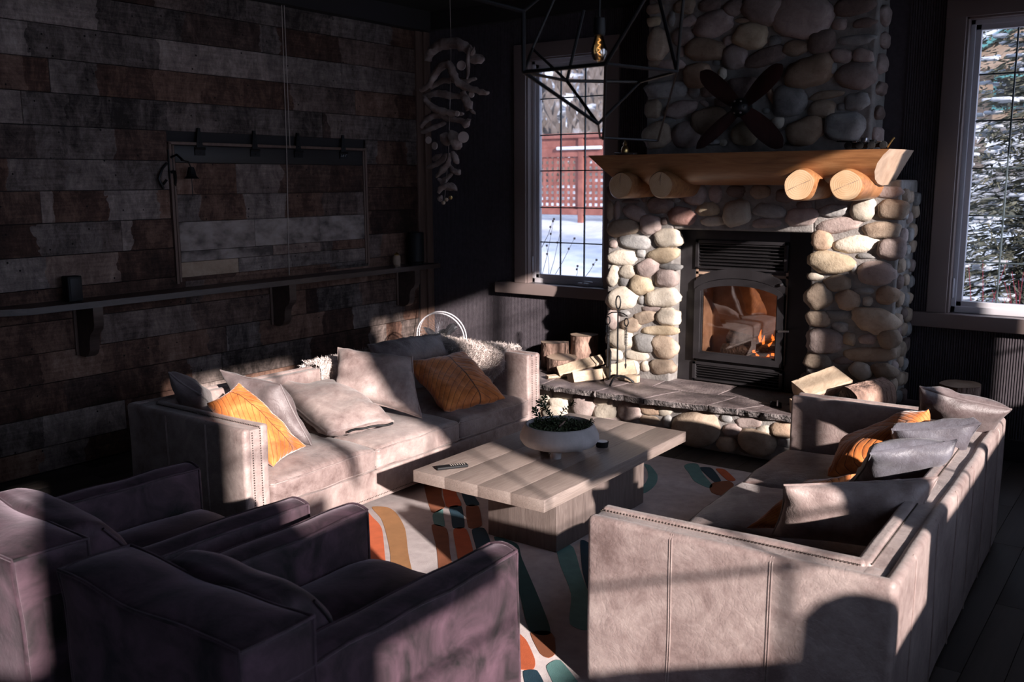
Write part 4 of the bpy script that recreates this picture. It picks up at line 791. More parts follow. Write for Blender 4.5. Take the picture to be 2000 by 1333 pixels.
armchair('dark plum velvet armchair nearest the camera, its right side patched with sun', (-2.735, 1.42, 0), 0.0, .875, 1.175, 5)
armchair('dark plum velvet armchair by the wood wall, its cushion top catching sun', (-3.84, 1.43, 0), math.radians(-3.5), .93, 1.13, 21)

# ================================================================== COFFEE TABLE AND RUG
tb = thing('coffee_table', 'low limed oak coffee table on a block pedestal between the sofas', 'table', (-2.83, 4.3, 0))
tw = M['tablew']; xs = [-3.245, -3.03, -2.815, -2.61, -2.412]
for a, b_ in zip(xs[:-1], xs[1:]): kid(MB().box((a+.0006, 3.575, .338), (b_-.0006, 5.11, .400), .0008, n=1), 'plank', tw, tb)
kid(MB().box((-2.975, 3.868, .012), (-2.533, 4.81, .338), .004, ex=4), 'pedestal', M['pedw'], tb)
rug = thing('area_rug', 'lilac beige rug with curving orange, tan and teal bands', 'rug', (-2.8, 4.0, 0), 'rug')
kid(MB().box((-3.95, 2.45, 0.0005), (-1.30, 5.745, .010), .003, n=1, ex=2), 'pile', M['rugbase'], rug)
RUG={'orange1':[(-3.76, 3.72), (-3.66, 3.69), (-3.51, 3.6), (-3.25, 3.35), (-2.9, 3.0), (-2.6, 2.6), (-2.7, 2.55), (-3.03, 2.93), (-3.16, 3.08)],'tan1':[(-3.80, 3.82), (-3.72, 3.87), (-3.6, 3.82), (-3.4, 3.67), (-3.15, 3.42), (-2.85, 3.13), (-2.5, 2.7), (-2.58, 2.66), (-2.95, 3.07), (-3.21, 3.35), (-3.45, 3.57), (-3.62, 3.71)],
'brown2a':[(-3.86, 4.35), (-3.80, 4.45), (-3.60, 4.22), (-3.45, 4.07), (-3.46, 3.96)],'teal_l':[(-3.36, 3.86), (-3.43, 3.94), (-3.445, 4.04), (-3.36, 3.95), (-3.25, 3.83), (-3.30, 3.81)],'navy1':[(-3.43, 4.09), (-3.37, 4.13), (-3.15, 3.88), (-3.20, 3.84), (-3.32, 3.97)],
'brown2b':[(-3.32, 3.80), (-3.21, 3.80), (-2.97, 3.54), (-2.70, 3.26), (-2.5, 3.0), (-2.6, 2.97), (-2.82, 3.27), (-3.06, 3.54)],'orange2a':[(-3.82, 4.48), (-3.75, 4.53), (-3.55, 4.30), (-3.39, 4.15), (-3.46, 4.09)],'navy2a':[(-3.62, 4.42), (-3.54, 4.47), (-3.42, 4.32), (-3.31, 4.22), (-3.37, 4.17)],
'brown3':[(-3.355, 4.15), (-3.29, 4.19), (-3.09, 3.96), (-3.13, 3.89)],'orange2b':[(-3.175, 3.815), (-3.12, 3.86), (-2.87, 3.61), (-2.55, 3.25), (-2.63, 3.22), (-2.95, 3.57)],'navy2b':[(-3.09, 3.87), (-3.05, 3.93), (-2.9, 3.79), (-2.75, 3.60), (-2.80, 3.57), (-2.93, 3.70)],
'green1':[(-2.93, 3.86), (-2.77, 3.85), (-2.63, 3.70), (-2.30, 3.37), (-2.07, 3.12), (-2.16, 3.09), (-2.44, 3.40), (-2.71, 3.67)],'teal2':[(-2.62, 4.0), (-2.50, 3.98), (-2.29, 3.72), (-2.09, 3.48), (-1.95, 3.25), (-2.05, 3.24), (-2.21, 3.50), (-2.45, 3.77)],'navy3':[(-2.52, 4.08), (-2.44, 4.06), (-2.25, 3.82), (-2.05, 3.55), (-2.12, 3.53), (-2.31, 3.76)],
'brown4':[(-2.14, 3.07), (-2.09, 3.13), (-2.03, 3.09), (-1.96, 2.99), (-1.96, 2.94), (-2.01, 2.95)],'orange3':[(-2.22, 3.05), (-2.12, 3.01), (-2.0, 2.90), (-1.96, 2.83), (-2.02, 2.80), (-2.12, 2.9)],'navy4':[(-1.98, 2.79), (-1.94, 2.83), (-1.84, 2.74), (-1.87, 2.67)],'teal3':[(-1.93, 2.88), (-1.91, 2.95), (-1.74, 2.83), (-1.62, 2.68), (-1.72, 2.67), (-1.84, 2.79)],
'navy5':[(-2.94, 5.29), (-2.93, 5.40), (-2.87, 5.38), (-2.80, 5.25), (-2.755, 5.14), (-2.75, 5.05), (-2.80, 5.03)],'teal4':[(-2.90, 5.50), (-2.85, 5.50), (-2.72, 5.35), (-2.64, 5.18), (-2.61, 5.0), (-2.66, 4.85), (-2.78, 4.80), (-2.73, 4.98), (-2.69, 5.10), (-2.74, 5.26), (-2.82, 5.40)],
'teal5':[(-2.66, 5.62), (-2.655, 5.70), (-2.60, 5.71), (-2.48, 5.53), (-2.34, 5.36), (-2.33, 5.29), (-2.46, 5.36), (-2.56, 5.49)],'navy6':[(-2.56, 5.65), (-2.50, 5.69), (-2.42, 5.60), (-2.33, 5.47), (-2.35, 5.42), (-2.46, 5.53)],'orange4':[(-2.46, 5.68), (-2.40, 5.70), (-2.26, 5.54), (-2.30, 5.50)],'brown5':[(-2.34, 5.32), (-2.35, 5.41), (-2.29, 5.49), (-2.23, 5.44), (-2.19, 5.30), (-2.21, 5.20), (-2.28, 5.22)]}
bycol = {}
for k, pts in RUG.items():
    c = {'orange': 'orange', 'tan': 'tan', 'brown': 'brown', 'teal': 'teal', 'green': 'green', 'navy': 'navy'}[''.join(ch for ch in k.split('_')[0] if not ch.isdigit() and ch.islower()).rstrip('ab') if k not in ('brown2a', 'brown2b', 'orange2a', 'orange2b', 'navy2a', 'navy2b') else k[:-2]]
    n = len(pts); P = []
    for i in range(n):                                       # round the outline
        p0, p1, p2, p3 = (Vector((*pts[(i+d) % n], 0)) for d in (-1, 0, 1, 2))
        for t in (0, .2, .4, .6, .8):
            cr = .5*(2*p1+(p2-p0)*t+(2*p0-5*p1+4*p2-p3)*t*t+(3*p1-p0-3*p2+p3)*t**3); q = p1.lerp(p2, t).lerp(cr, .75 if (p2-p1).length < .5*((p3-p2).length+(p1-p0).length)*1.5 else .5)
            P.append(q)
    m_ = len(P); o_ = kid(MB().add([(p.x, p.y, .0118) for p in P]+[(p.x, p.y, .0095) for p in P], [tuple(range(m_))]+[(i, (i+1) % m_, m_+(i+1) % m_, m_+i) for i in range(m_)]), 'rug_band', M['rug_'+c], rug, smooth=False)

# things on the table
pt = thing('planter', 'wide round concrete bowl planter with small leafy plants on the coffee table', 'planter', (-2.80, 4.30, .400))
PX, PY = -2.795, 4.295
kid(MB().lathe([(0, .446), (.10, .440), (.165, .445), (.205, .460), (.222, .485), (.220, .51), (.200, .552), (.190, .566), (.182, .568), (.176, .560), (.176, .53), (.15, .51), (0, .51)], 44, xf=T(PX, PY, 0)), 'bowl', M['concrete'], pt)
for a in (-65, 55, 175): 
    kid(MB().lathe([(0, .400), (.026, .400), (.034, .450), (0, .450)], 16, xf=T(PX+.115*math.cos(math.radians(a)), PY+.115*math.sin(math.radians(a)), 0)), 'foot', M['concrete'], pt)
kid(MB().lathe([(0, .548), (.09, .546), (.178, .540)], 24, xf=T(PX, PY, 0)), 'soil', M['soil'], pt)
q = MB()
for _ in range(900):
    r_ = .168*math.sqrt(rng.random()); a = rng.uniform(0, 2*PI); p = Vector((PX+r_*math.cos(a), PY+r_*math.sin(a), .546+rng.uniform(0, .022))); d = Vector(rng.normal(0, 1, 3)).normalized()*rng.uniform(.006, .013); e = d.cross(Vector(rng.normal(0, 1, 3))).normalized()*.005
    q.add([p-d, p+e, p+d, p-e], [(0, 1, 2, 3)])
g_ = kid(q, 'ground_cover', M['moss'], pt, fix=False); g_['kind'] = 'stuff'
def leafpair(q, p, d, s):
    sd_ = d.cross(Vector((0, 0, 1))); sd_ = (sd_ if sd_.length > .1 else Vector((1, 0, 0))).normalized(); a = rng.uniform(0, PI)
    for k in (0, 1, 2, 3):
        v = (sd_*math.cos(a+k*PI/2)+d.cross(sd_).normalized()*math.sin(a+k*PI/2)+d*.5).normalized()*s; w_ = v.cross(d).normalized()*s*.26
        q.add([p, p+v*.5+w_, p+v-Vector((0, 0, s*.1)), p+v*.5-w_, p+v*.55+d*s*.06], [(0, 1, 4), (1, 2, 4), (2, 3, 4), (3, 0, 4)])
for stem in ([(1083, 832), (1075, 812), (1062, 796), (1052, 785)], [(1090, 820), (1100, 803), (1112, 793), (1120, 786)], [(1078, 815), (1068, 800), (1063, 783), (1064, 775)], [(1054, 818), (1047, 806), (1044, 799)], [(1138, 832), (1148, 828), (1156, 822)]):
    P = [at(px, py, 'y', PY+.02*i) for i, (px, py) in enumerate(stem)]; P = [P[0]-Vector((0, 0, .02))]+P
    sp = kid(MB().tube(P, [.0022, .002, .0018, .0012, .0008][:len(P)] if len(P) <= 5 else .002, 5), 'stem', M['leaf'], pt); q = MB()
    for a, b_ in zip(P[1:-1], P[2:]):
        for k in (0, .33, .66): leafpair(q, a.lerp(b_, k), (b_-a).normalized(), rng.uniform(.024, .032))
    leafpair(q, P[-1], (P[-1]-P[-2]).normalized(), .022); l_ = q.build('leaf_cluster', M['leaf'], sp, fix=False, smooth=False); l_.matrix_parent_inverse = Matrix.Identity(4)
kid(MB().tube([(PX+.01, PY-.02, .546), (PX+.03, PY-.05, .562), (PX+.012, PY+.04, .575)], [.010, .007, .003], 6), 'bark_chip', M['bark'], pt)
def remote(label, p0, p1, wd):
    a, b_ = Vector(p0), Vector(p1); ang = math.atan2(b_.y-a.y, b_.x-a.x); L = (b_-a).length; t = thing('remote_control', label, 'remote', tuple((a+b_)/2), None, ang)
    bd = lkid(MB().box((-L/2, -wd/2, 0), (L/2, wd/2, .016), .006, n=3), 'remote_body', M['black'], t); q = MB()
    for i in range(7):
        for j in range(3): q.box((-L*.05+i*L*.072, -wd*.30+j*wd*.23, .0155), (-L*.05+i*L*.072+.007, -wd*.30+j*wd*.23+.006, .018), .001, n=1)
    q.build('buttons', M['nail'], t)
    return t
remote('black remote control lying on the near end of the coffee table', (-3.150, 3.650, .400), (-3.055, 3.795, .400), .045)
cs_ = thing('glass_coaster', 'small dark dish with a pale top behind the planter', 'dish', (-2.70, 4.60, .4)); cs_.location = (-2.66, 4.535, .400)
lkid(MB().lathe([(0, 0), (.034, 0), (.038, .030), (.033, .032), (.030, .012), (0, .012)], 20), 'dish_body', M['black'], cs_); lkid(MB().lathe([(.0, .029), (.031, .029), (.031, .033), (0, .035)], 20), 'pale_lid', M['vinyl'], cs_)

# ================================================================== HEARTH THINGS
HZ = .347
def cutlog(name, label, cat, base, top, r, sd, group=None, half=False, k=22, endm='pine_end', barkm='bark', splitang=None):
    """a cut log: bark barrel and pale sawn faces; half: split flat along one side"""
    a, b_ = Vector(base), Vector(top); ax = (b_-a).normalized(); u = ax.orthogonal().normalized() if splitang is None else Vector(splitang).normalized(); u = (u-ax*u.dot(ax)).normalized(); v = ax.cross(u)
    t = thing(name, label, cat, tuple(a), group); q = MB(); n = 7; V = []; sec = []
    for j in range(k):
        th = 2*PI*j/k; rr = r*(1+.07*math.sin(2*th+sd)+.04*math.sin(5*th+sd*2)); c_, s_ = math.cos(th)*rr, math.sin(th)*rr
        if half and c_ < -r*.08: c_ = -r*.08+.05*r*nz((s_*30, sd, 0), 1)
        if half == 'wedge' and s_ < -.1*r-c_*.0: s_ = max(s_, -r*.25)
        sec.append((c_, s_))
    for i in range(n):
        for j in range(k):
            w_ = 1+(.10 if half else .05)*nz((i*.9, j*.9, sd), 1.0)+((.09 if half else .035)*nz((j*1.7, i*.25, sd), 1.0)); p = a.lerp(b_, i/(n-1))+u*sec[j][0]*w_+v*sec[j][1]*w_; V.append(p)
    F = [(i*k+j, i*k+(j+1) % k, (i+1)*k+(j+1) % k, (i+1)*k+j) for i in range(n-1) for j in range(k)]
    mi = []
    for i in range(n-1):
        for j in range(k): mi.append(1 if half and (sec[j][0] < -r*.05 or (half == 'wedge' and sec[j][1] < -r*.2)) else 0)
    q.add(V, F); q.m = mi; kid(q, 'bark', [M[barkm], M['split']], t, angle=35, fix=True)
    for i, c_ in ((0, a), (n-1, b_)):
        e = MB(); P = V[i*k:(i+1)*k]; off = ax*(.002 if i else -.002); cc = sum(P, Vector())/k
        e.add([p+off for p in P]+[cc+off*2], [(j, (j+1) % k, k) for j in range(k)]); kid(e, 'sawn_face', M[endm], t, angle=30)
    return t
cutlog('log_round', 'tall bark covered log round standing by the fireplace wall', 'log', (-4.155, 6.76, HZ), (-4.155, 6.76, HZ+.268), .112, 1, 'firewood left of the stove')
cutlog('log_round', 'split log round with a pale top standing left of the tallest one', 'log', (-4.345, 6.60, HZ), (-4.345, 6.60, HZ+.215), .125, 2, 'firewood left of the stove', half=True, splitang=(.45, -.85, 0))
cutlog('log_round', 'short flat log round standing in front of the taller rounds', 'log', (-4.165, 6.44, HZ), (-4.160, 6.43, HZ+.125), .118, 3, 'firewood left of the stove')
cutlog('split_log', 'knotty pale split log laid over others before the rounds', 'log', (-4.05, 6.20, HZ+.06), (-3.78, 6.43, HZ+.155), .048, 4, 'firewood left of the stove', half=True, splitang=(.1, .7, -.7), barkm='split')
cutlog('split_log', 'wedge of firewood with a pale square face turned to the room', 'log', (-3.88, 6.13, HZ+.070), (-3.72, 6.40, HZ+.075), .082, 5, 'firewood left of the stove', half='wedge', splitang=(.3, -.3, -.9), barkm='split')
cutlog('split_log', 'pale split log leaning against the stone pier behind the tools', 'log', (-3.72, 6.34, HZ+.055), (-3.52, 6.50, HZ+.10), .060, 6, 'firewood left of the stove', half=True, splitang=(0, .8, -.5), barkm='split')
cutlog('split_log', 'thin pale splinter of firewood under the knotty one', 'log', (-4.10, 6.12, HZ+.025), (-3.95, 6.36, HZ+.028), .026, 7, 'firewood left of the stove', half=True, splitang=(0, .2, -.9), barkm='split')
set_props(MB().box((-3.555, 6.395, HZ), (-3.445, 6.445, HZ+.052), .003, n=1).build('kindling_block', M['split']), 'small pale block of kindling on the hearth beside the tool stand', 'kindling')
# right hand logs
cutlog('split_log', 'big split log with a bright sawn face behind the near sofa arm', 'log', (-2.09, 6.18, HZ+.16), (-1.89, 6.44, HZ+.25), .105, 8, 'firewood right of the stove', half=True, splitang=(-.3, .1, -.9))
cutlog('split_log', 'wedge of firewood poking out left of the near sofa arm', 'log', (-2.10, 6.12, HZ+.068), (-1.86, 6.38, HZ+.062), .078, 9, 'firewood right of the stove', half='wedge', splitang=(0, .3, -.9), barkm='split')
cutlog('split_log', 'dark charred looking log with rough bark behind the near sofa arm', 'log', (-1.76, 6.16, HZ+.115), (-1.60, 6.45, HZ+.15), .098, 10, 'firewood right of the stove', barkm='bark', endm='ash')
cutlog('split_log', 'long pale split log lying under the dark barked one', 'log', (-1.93, 6.42, HZ+.07), (-1.50, 6.30, HZ+.06), .055, 11, 'firewood right of the stove', half=True, splitang=(0, -.2, -.9), barkm='split')
cutlog('split_log', 'low split log at the right end of the hearth pile', 'log', (-1.50, 6.18, HZ+.05), (-1.22, 6.26, HZ+.05), .050, 12, 'firewood right of the stove', half=True, splitang=(0, 0, -1), barkm='split')
cutlog('stump_stool', 'round stump with a smooth pale top standing against the dark wall', 'stump', (-1.21, 6.78, HZ), (-1.21, 6.78, HZ+.20), .135, 13, None)
# fire tools
ft = thing('fire_tool_set', 'black iron fire tool stand with twisted handles on the hearth', 'fire tools', (-3.575, 6.30, HZ)); fx, fy = -3.565, 6.295
q = MB()
for a in (35, 155, 275):
    A = math.radians(a); P = [(fx, fy, HZ+.055)]+[(fx+.13*t*math.cos(A), fy+.13*t*math.sin(A), HZ+.055*(1-t**2.2)+.007) for t in np.linspace(.15, 1, 8)]
    for p0, p1 in zip(P[:-1], P[1:]): q.tube([p0, p1], .009, 6)
kid(q, 'arched_base', M['iron'], ft)
q = MB().tube([(fx, fy, HZ+.05), (fx, fy, HZ+.58)], .0065, 8); q.tube([(fx+.020*math.sin(t), fy, HZ+.635-.05*math.cos(t)) for t in np.linspace(0, 2*PI, 22)], .0055, 7)
q.tube([(fx-.085, fy-.005, HZ+.535), (fx-.05, fy-.01, HZ+.555), (fx, fy, HZ+.56), (fx+.05, fy-.01, HZ+.555), (fx+.085, fy-.005, HZ+.535)], .005, 6); kid(q, 'stand_pole', M['iron'], ft)
for s, nm in ((-1, 'poker'), (1, 'brush')):
    x = fx+s*.080; yb = fy-.012; q = MB().tube([(x+.017*math.sin(t), yb, HZ+.49-.030*math.cos(t)) for t in np.linspace(0, 2*PI, 20)], .005, 7)
    q.tube([(x, yb, HZ+.46), (x, yb, HZ+.13 if s < 0 else HZ+.17)], .0045, 6); q.tube([(x+.015*math.cos(t), yb+.015*math.sin(t), HZ+.455-.0019*t) for t in np.linspace(0, 2*PI*12, 150)], .0022, 4)
    if s > 0: q.lathe([(.004, .17), (.010, .16), (.004, .13)], 8, xf=T(x, yb, HZ))
    kid(q, nm, M['steel'] if False else M['iron'], ft)
q = MB().prism([(-.05, .02), (.03, .015), (.045, .24), (.01, .27), (-.02, .25)], 'y', -.006, .006, xf=T(fx-.10, fy+.035, HZ) @ rot('Z', -35)); q.tube([(fx-.095, fy+.03, HZ+.25), (fx-.082, fy+.01, HZ+.44)], .005); kid(q, 'shovel', M['iron'], ft)
gb = thing('hearth_gloves', 'small black crumpled bundle with a bright glint on the dark hearth end', 'bundle', (-2.27, 6.25, HZ))
q = MB().box((-2.32, 6.235, HZ), (-2.24, 6.29, HZ+.035), .012, n=3, fn=lambda p: soft(p, .02, 20, 3)); kid(q, 'bundle_body', M['black'], gb)
kid(MB().box((-2.262, 6.222, HZ+.012), (-2.252, 6.236, HZ+.055), .003, xf=None), 'bright_clip', M['steel'], gb)

# ---- pedestal fan in the corner
fn_ = thing('pedestal_fan', 'round metal cage fan standing behind the far sofa in the corner', 'fan', (-5.12, 6.05, 0)); cx, cy, cz = -5.12, 6.02, .60; R_ = .215
xf = T(cx, cy, cz) @ rot('Z', 18) @ rot('X', 8)
def circ(r, y): return [(r*math.cos(t), y, r*math.sin(t)) for t in np.linspace(0, 2*PI, 41)[:-1]]
q = MB().tube(circ(R_, 0), .005, 6, xf=xf, closed=True); q.tube(circ(R_, .05), .005, 6, xf=xf, closed=True); kid(q, 'cage_ring', M['vinyl'], fn_); q = MB()
for y in (-.02, .075):
    for i in range(44):
        a = 2*PI*i/44; q.tube([(.035*math.cos(a), y, .035*math.sin(a)), (.13*math.cos(a+.05), y, .13*math.sin(a+.05)), (R_*.93*math.cos(a+.1), y*.8+.005, R_*.93*math.sin(a+.1)), (R_*math.cos(a+.1), .0 if y < 0 else .05, R_*math.sin(a+.1))], .0011, 3, xf=xf)
kid(q, 'cage', M['steel'], fn_)
for b_ in range(3):
    a0 = b_*2*PI/3+.6; V = []; nn = 8
    for i in range(nn):
        r_ = .03+.15*i/(nn-1); w_ = .5*math.sin(PI*(.25+.7*i/(nn-1))); V += [(r_*math.cos(a0-w_*.5), .01, r_*math.sin(a0-w_*.5)), (r_*math.cos(a0+w_), .045, r_*math.sin(a0+w_))]
    kid(MB().add(V, [(2*i, 2*i+1, 2*i+3, 2*i+2) for i in range(nn-1)], xf=xf), 'blade', M['steel'], fn_, fix=False)
kid(MB().lathe([(0, .10), (.05, .09), (.055, .05), (.045, -.02), (.02, -.035), (0, -.035)], 18, xf=xf @ rot('X', -90)), 'motor', M['black'], fn_)
kid(MB().tube([(cx, cy+.07, cz), (cx, cy+.07, .02)], .014, 10).lathe([(0, .03), (.05, .03), (.18, .012), (.18, 0), (0, 0)], 24, xf=T(cx, cy+.07, 0)), 'stand', M['black'], fn_)
kid(MB().tube([(XL+.03, 6.83, .98), (XL+.05, 6.80, .75), (XL+.10, 6.72, .50), (XL+.2, 6.5, .1), (cx, cy+.12, .03)], .004, 6), 'power_cord', M['black'], fn_)

# ================================================================== MANTEL DECOR AND PROPELLER
pr_ = thing('propeller', 'four bladed dark wooden aircraft propeller mounted on the stone chimney', 'propeller', (-2.79, 6.62, 2.42)); hx, hz_ = at(1447, 210, 'y', 6.60).x, at(1447, 210, 'y', 6.60).z
for tip, wd in (((1368, 140), .125), ((1528, 126), .125), ((1360, 290), .08), ((1528, 288), .125)):
    p = at(*tip, 'y', 6.60); d = Vector((p.x-hx, 0, p.z-hz_)); L = d.length; d.normalize(); s_ = Vector((-d.z, 0, d.x)); V = []; n = 16
    for i in range(n+1):
        t = i/n; w_ = wd*(.42+.58*math.sin(PI*min(1, t*.95+.03))**.7)*(math.sqrt(max(.03, 1-((t-.84)/.162)**2)) if t > .84 else 1); tw_ = math.radians(38*(1-t)+6)
        c_ = Vector((hx, 6.60, hz_))+d*L*t
        for a in range(8):
            an = 2*PI*a/8; e = s_*math.cos(an)*w_*.62; f_ = math.sin(an)*.013*(1.2-t)
            V.append(c_+s_*(math.cos(an)*w_*.62*math.cos(tw_))+Vector((0, math.cos(an)*w_*.4*math.sin(tw_)+f_, 0)))
    F = [(i*8+j, i*8+(j+1) % 8, (i+1)*8+(j+1) % 8, (i+1)*8+j) for i in range(n) for j in range(8)]+[tuple(range(8)), tuple(reversed(range(n*8, n*8+8)))]
    kid(MB().add(V, F), 'blade', M['propw'], pr_)
kid(MB().lathe([(0, .075), (.035, .07), (.06, .045), (.07, 0), (.06, -.07), (0, -.07)], 20, xf=T(hx, 6.60, hz_) @ rot('X', 90)), 'hub', M['iron'], pr_)
for a in range(6): kid(MB().lathe([(0, .010), (.008, .008), (.009, 0), (0, 0)], 8, xf=T(hx+.045*math.cos(a*PI/3), 6.545, hz_+.045*math.sin(a*PI/3)) @ rot('X', 90)), 'hub_bolt', M['steel'], pr_)
MZ = 2.092
g1 = thing('figurine', 'small amber and silver figurine on the left end of the mantel', 'figurine', (-3.50, 6.3, MZ)); p = at(1222, 285, 'y', 6.28); x0 = p.x
q = MB().box((x0-.085, 6.25, MZ), (x0+.09, 6.31, MZ+.014), .005, n=2, fn=lambda p: soft(p, .012, 18, 2)); kid(q, 'silver_base', M['steel'], g1)
q = MB().lathe([(0, 0), (.026, .004), (.030, .02), (.022, .045), (.012, .055), (.016, .068), (.008, .082), (0, .1)], 12, xf=T(x0-.005, 6.28, MZ+.012)); kid(q, 'amber_figure', M['brass'], g1)
kid(MB().tube([(x0-.055, 6.28, MZ+.01), (x0-.035, 6.28, MZ+.05), (x0+.0, 6.28, MZ+.06)], .004), 'spindle', M['iron'], g1)
g2 = thing('model_vehicle', 'small dark metal model with bright fittings on the right of the mantel', 'model', (-2.0, 6.3, MZ)); xa = at(1650, 270, 'y', 6.30).x; xb = at(1740, 278, 'y', 6.30).x
q = MB().box((xa+.03, 6.27, MZ+.012), (xb-.03, 6.33, MZ+.045), .012, n=3); kid(q, 'chassis', M['black'], g2)
for k in np.linspace(.12, .88, 4): kid(MB().lathe([(0, .012), (.022, .010), (.025, 0), (.022, -.010), (0, -.012)], 16, xf=T(xa+(xb-xa)*k, 6.262, MZ+.025) @ rot('X', 90)), 'wheel', M['black'], g2)
for k, h_ in ((.18, .055), (.38, .075), (.56, .06), (.70, .05)): kid(MB().box((xa+(xb-xa)*k, 6.275, MZ+.042), (xa+(xb-xa)*k+.035, 6.325, MZ+h_), .006), 'fitting', M['steel'] if k != .56 else M['black'], g2)
kid(MB().tube([(xa-.05, 6.30, MZ+.055), (xa+.05, 6.30, MZ+.05)], .005), 'barrel', M['black'], g2); kid(MB().tube([(xb-.02, 6.30, MZ+.01), (xb+.01, 6.30, MZ+.06), (xb+.02, 6.30, MZ+.07)], .006), 'bent_arm', M['brass'], g2)

# ================================================================== DRIFTWOOD MOBILE
mo = thing('driftwood_mobile', 'hanging mobile of driftwood branches and wood slices in the corner', 'mobile', (-5.17, 6.3, 3.0)); MY = 6.28
kid(MB().tube([(at(880, 90, 'y', MY).x, MY, ZC)]+[tuple(at(px, py, 'y', MY)) for px, py in ((881, 90), (879, 200), (876, 300), (868, 396))], .0018, 4), 'hanging_cord', M['cream'], mo)
DR = [([(835, 118), (842, 98), (862, 86), (892, 84), (918, 96), (924, 108)], 9, 0), ([(918, 114), (945, 117)], 8, .02), ([(912, 155), (915, 135), (913, 112), (917, 92)], 3.2, -.04), ([(920, 104), (926, 92)], 2.2, -.04),
 ([(822, 176), (838, 168), (852, 140), (868, 124), (880, 128), (888, 152), (900, 166), (925, 176), (955, 182)], 6.5, -.05), ([(842, 172), (862, 158), (885, 156), (905, 160), (930, 153)], 5, .03), ([(828, 188), (850, 182), (880, 186), (906, 190)], 6, .04),
 ([(829, 190), (836, 204), (852, 214), (880, 222), (905, 222)], 6, -.02), ([(905, 180), (912, 200), (918, 215)], 8, .02), ([(918, 214), (928, 222)], 2.5, 0), ([(822, 248), (834, 232), (852, 222), (880, 232), (910, 238)], 6, .02), ([(905, 246), (918, 234)], 6, -.03), ([(824, 258), (845, 250), (870, 240)], 5, .05),
 ([(880, 260), (890, 275), (896, 292)], 11, .02), ([(866, 262), (876, 285)], 9, .05), ([(835, 326), (852, 322), (866, 312), (872, 300)], 4.5, .02), ([(846, 312), (862, 302)], 4, .05), ([(884, 297), (890, 310), (894, 320)], 5.5, -.02), ([(878, 300), (876, 320), (862, 334), (852, 346)], 5, -.03),
 ([(878, 322), (884, 334), (896, 338), (898, 332)], 4.5, 0), ([(856, 350), (864, 356), (872, 350), (884, 338)], 4.5, .02), ([(856, 378), (862, 366), (874, 362), (892, 370)], 5, -.02), ([(868, 368), (880, 364), (892, 368)], 6, .01), ([(858, 392), (862, 382)], 4, 0)]
for i, (px, r_, dy) in enumerate(DR):
    P = [at(x, y, 'y', MY+dy) for x, y in px]; Q = []
    for a, b_ in zip(P[:-1], P[1:]): Q += [a.lerp(b_, k) for k in (0, .2, .4, .6, .8)]
    Q.append(P[-1])
    for _ in range(3): Q = [Q[0]]+[(Q[k-1]+Q[k]*2+Q[k+1])/4 for k in range(1, len(Q)-1)]+[Q[-1]]
    R2 = [r_*.0050*(.55+.5*math.sin(PI*min(1, (k+.8)/len(Q)))+.12*nz((k*.7, i, 0), 1)) for k in range(len(Q))]; R2[-1] *= .6
    dq = MB().tube(Q, R2, 9); dq.v = [tuple(Vector(v)+Vector((nz(v, 28, i), nz(v, 28, i+5), nz(v, 28, i+9)))*r_*.0022) for v in dq.v]
    kid(dq, 'driftwood_branch', M['drift'], mo, angle=60)
for px, py, r_, dy in ((901, 128, 11, -.02), (905, 268, 13, -.04), (837, 274, 8.5, -.02), (849, 285, 9.5, -.01), (893, 222, 6.5, -.05), (921, 185, 7, -.03)):
    c_ = at(px, py, 'y', MY+dy); kid(MB().lathe([(0, .008), (r_*.0033, .007), (r_*.0036, 0), (r_*.0033, -.007), (0, -.008)], 18, xf=T(*c_) @ rot('Z', rng.uniform(-25, 25)) @ rot('X', 90)), 'wood_slice', M['driftend'], mo)
for px, py in ((872, 390), (880, 386), (866, 396)): kid(MB().lathe([(0, -.018), (.012, -.014), (.018, 0), (.012, .012), (0, .016)], 10, xf=T(*at(px, py, 'y', MY))), 'amber_nugget', M['brass'] if px == 880 else M['split'], mo)

# ================================================================== CHANDELIER
ch = thing('chandelier', 'black geometric wire chandelier with one filament bulb hanging at the top', 'chandelier', (-2.2, 3.0, 3.0))
def cn(px, py, dist):
    d = (_F+_R*((px-1000)/FPX)-_U*((py-666.5)/FPX)); return EYE+d.normalized()*dist
N = dict(A=cn(1023, 141, 2.85), B=cn(1107, 158, 3.25), Cc=cn(1183, 125, 2.75), D=cn(1168, 242, 3.0), E=cn(1322, 140, 3.05), A2=cn(1022, 22, 2.9), B2=cn(1040, 95, 3.3), B3=cn(1140, 20, 3.35), T1=cn(1262, -8, 2.7), T2=cn(915, -6, 2.75), E2=cn(1286, -8, 3.2), G=cn(1250, 160, 3.3), Dr=cn(1178, 272, 2.95), P1=cn(1172, 269, 3.2), P2=cn(1285, 275, 3.35), T3=cn(1060, -10, 3.25), E3=cn(1335, -6, 3.0), B4=cn(1085, -8, 3.35))
q = MB()
for a, b_, r_ in (('A', 'Cc', .0062), ('A', 'B', .0055), ('A', 'D', .0060), ('B', 'D', .0055), ('B', 'G', .0055), ('B', 'B2', .0050), ('B', 'B3', .0055), ('A', 'A2', .0065), ('A', 'B2', .005), ('Cc', 'T1', .0055), ('Cc', 'E', .0055), ('Cc', 'Dr', .0045), ('E', 'E2', .006), ('E', 'E3', .005), ('E', 'G', .005), ('G', 'D', .005), ('A2', 'T2', .0055), ('A2', 'T3', .005), ('B2', 'B4', .004), ('P1', 'P2', .004), ('D', 'P1', .004), ('E', 'P2', .0035)):
    q = MB().tube([N[a], N[b_]], r_, 6); kid(q, 'wire_rod', M['iron'], ch)
bc = cn(1170, 92, 3.05); kid(MB().tube([(bc.x, bc.y, ZC), (bc.x, bc.y, bc.z+.075)], .004, 6), 'hanging_cord', M['black'], ch)
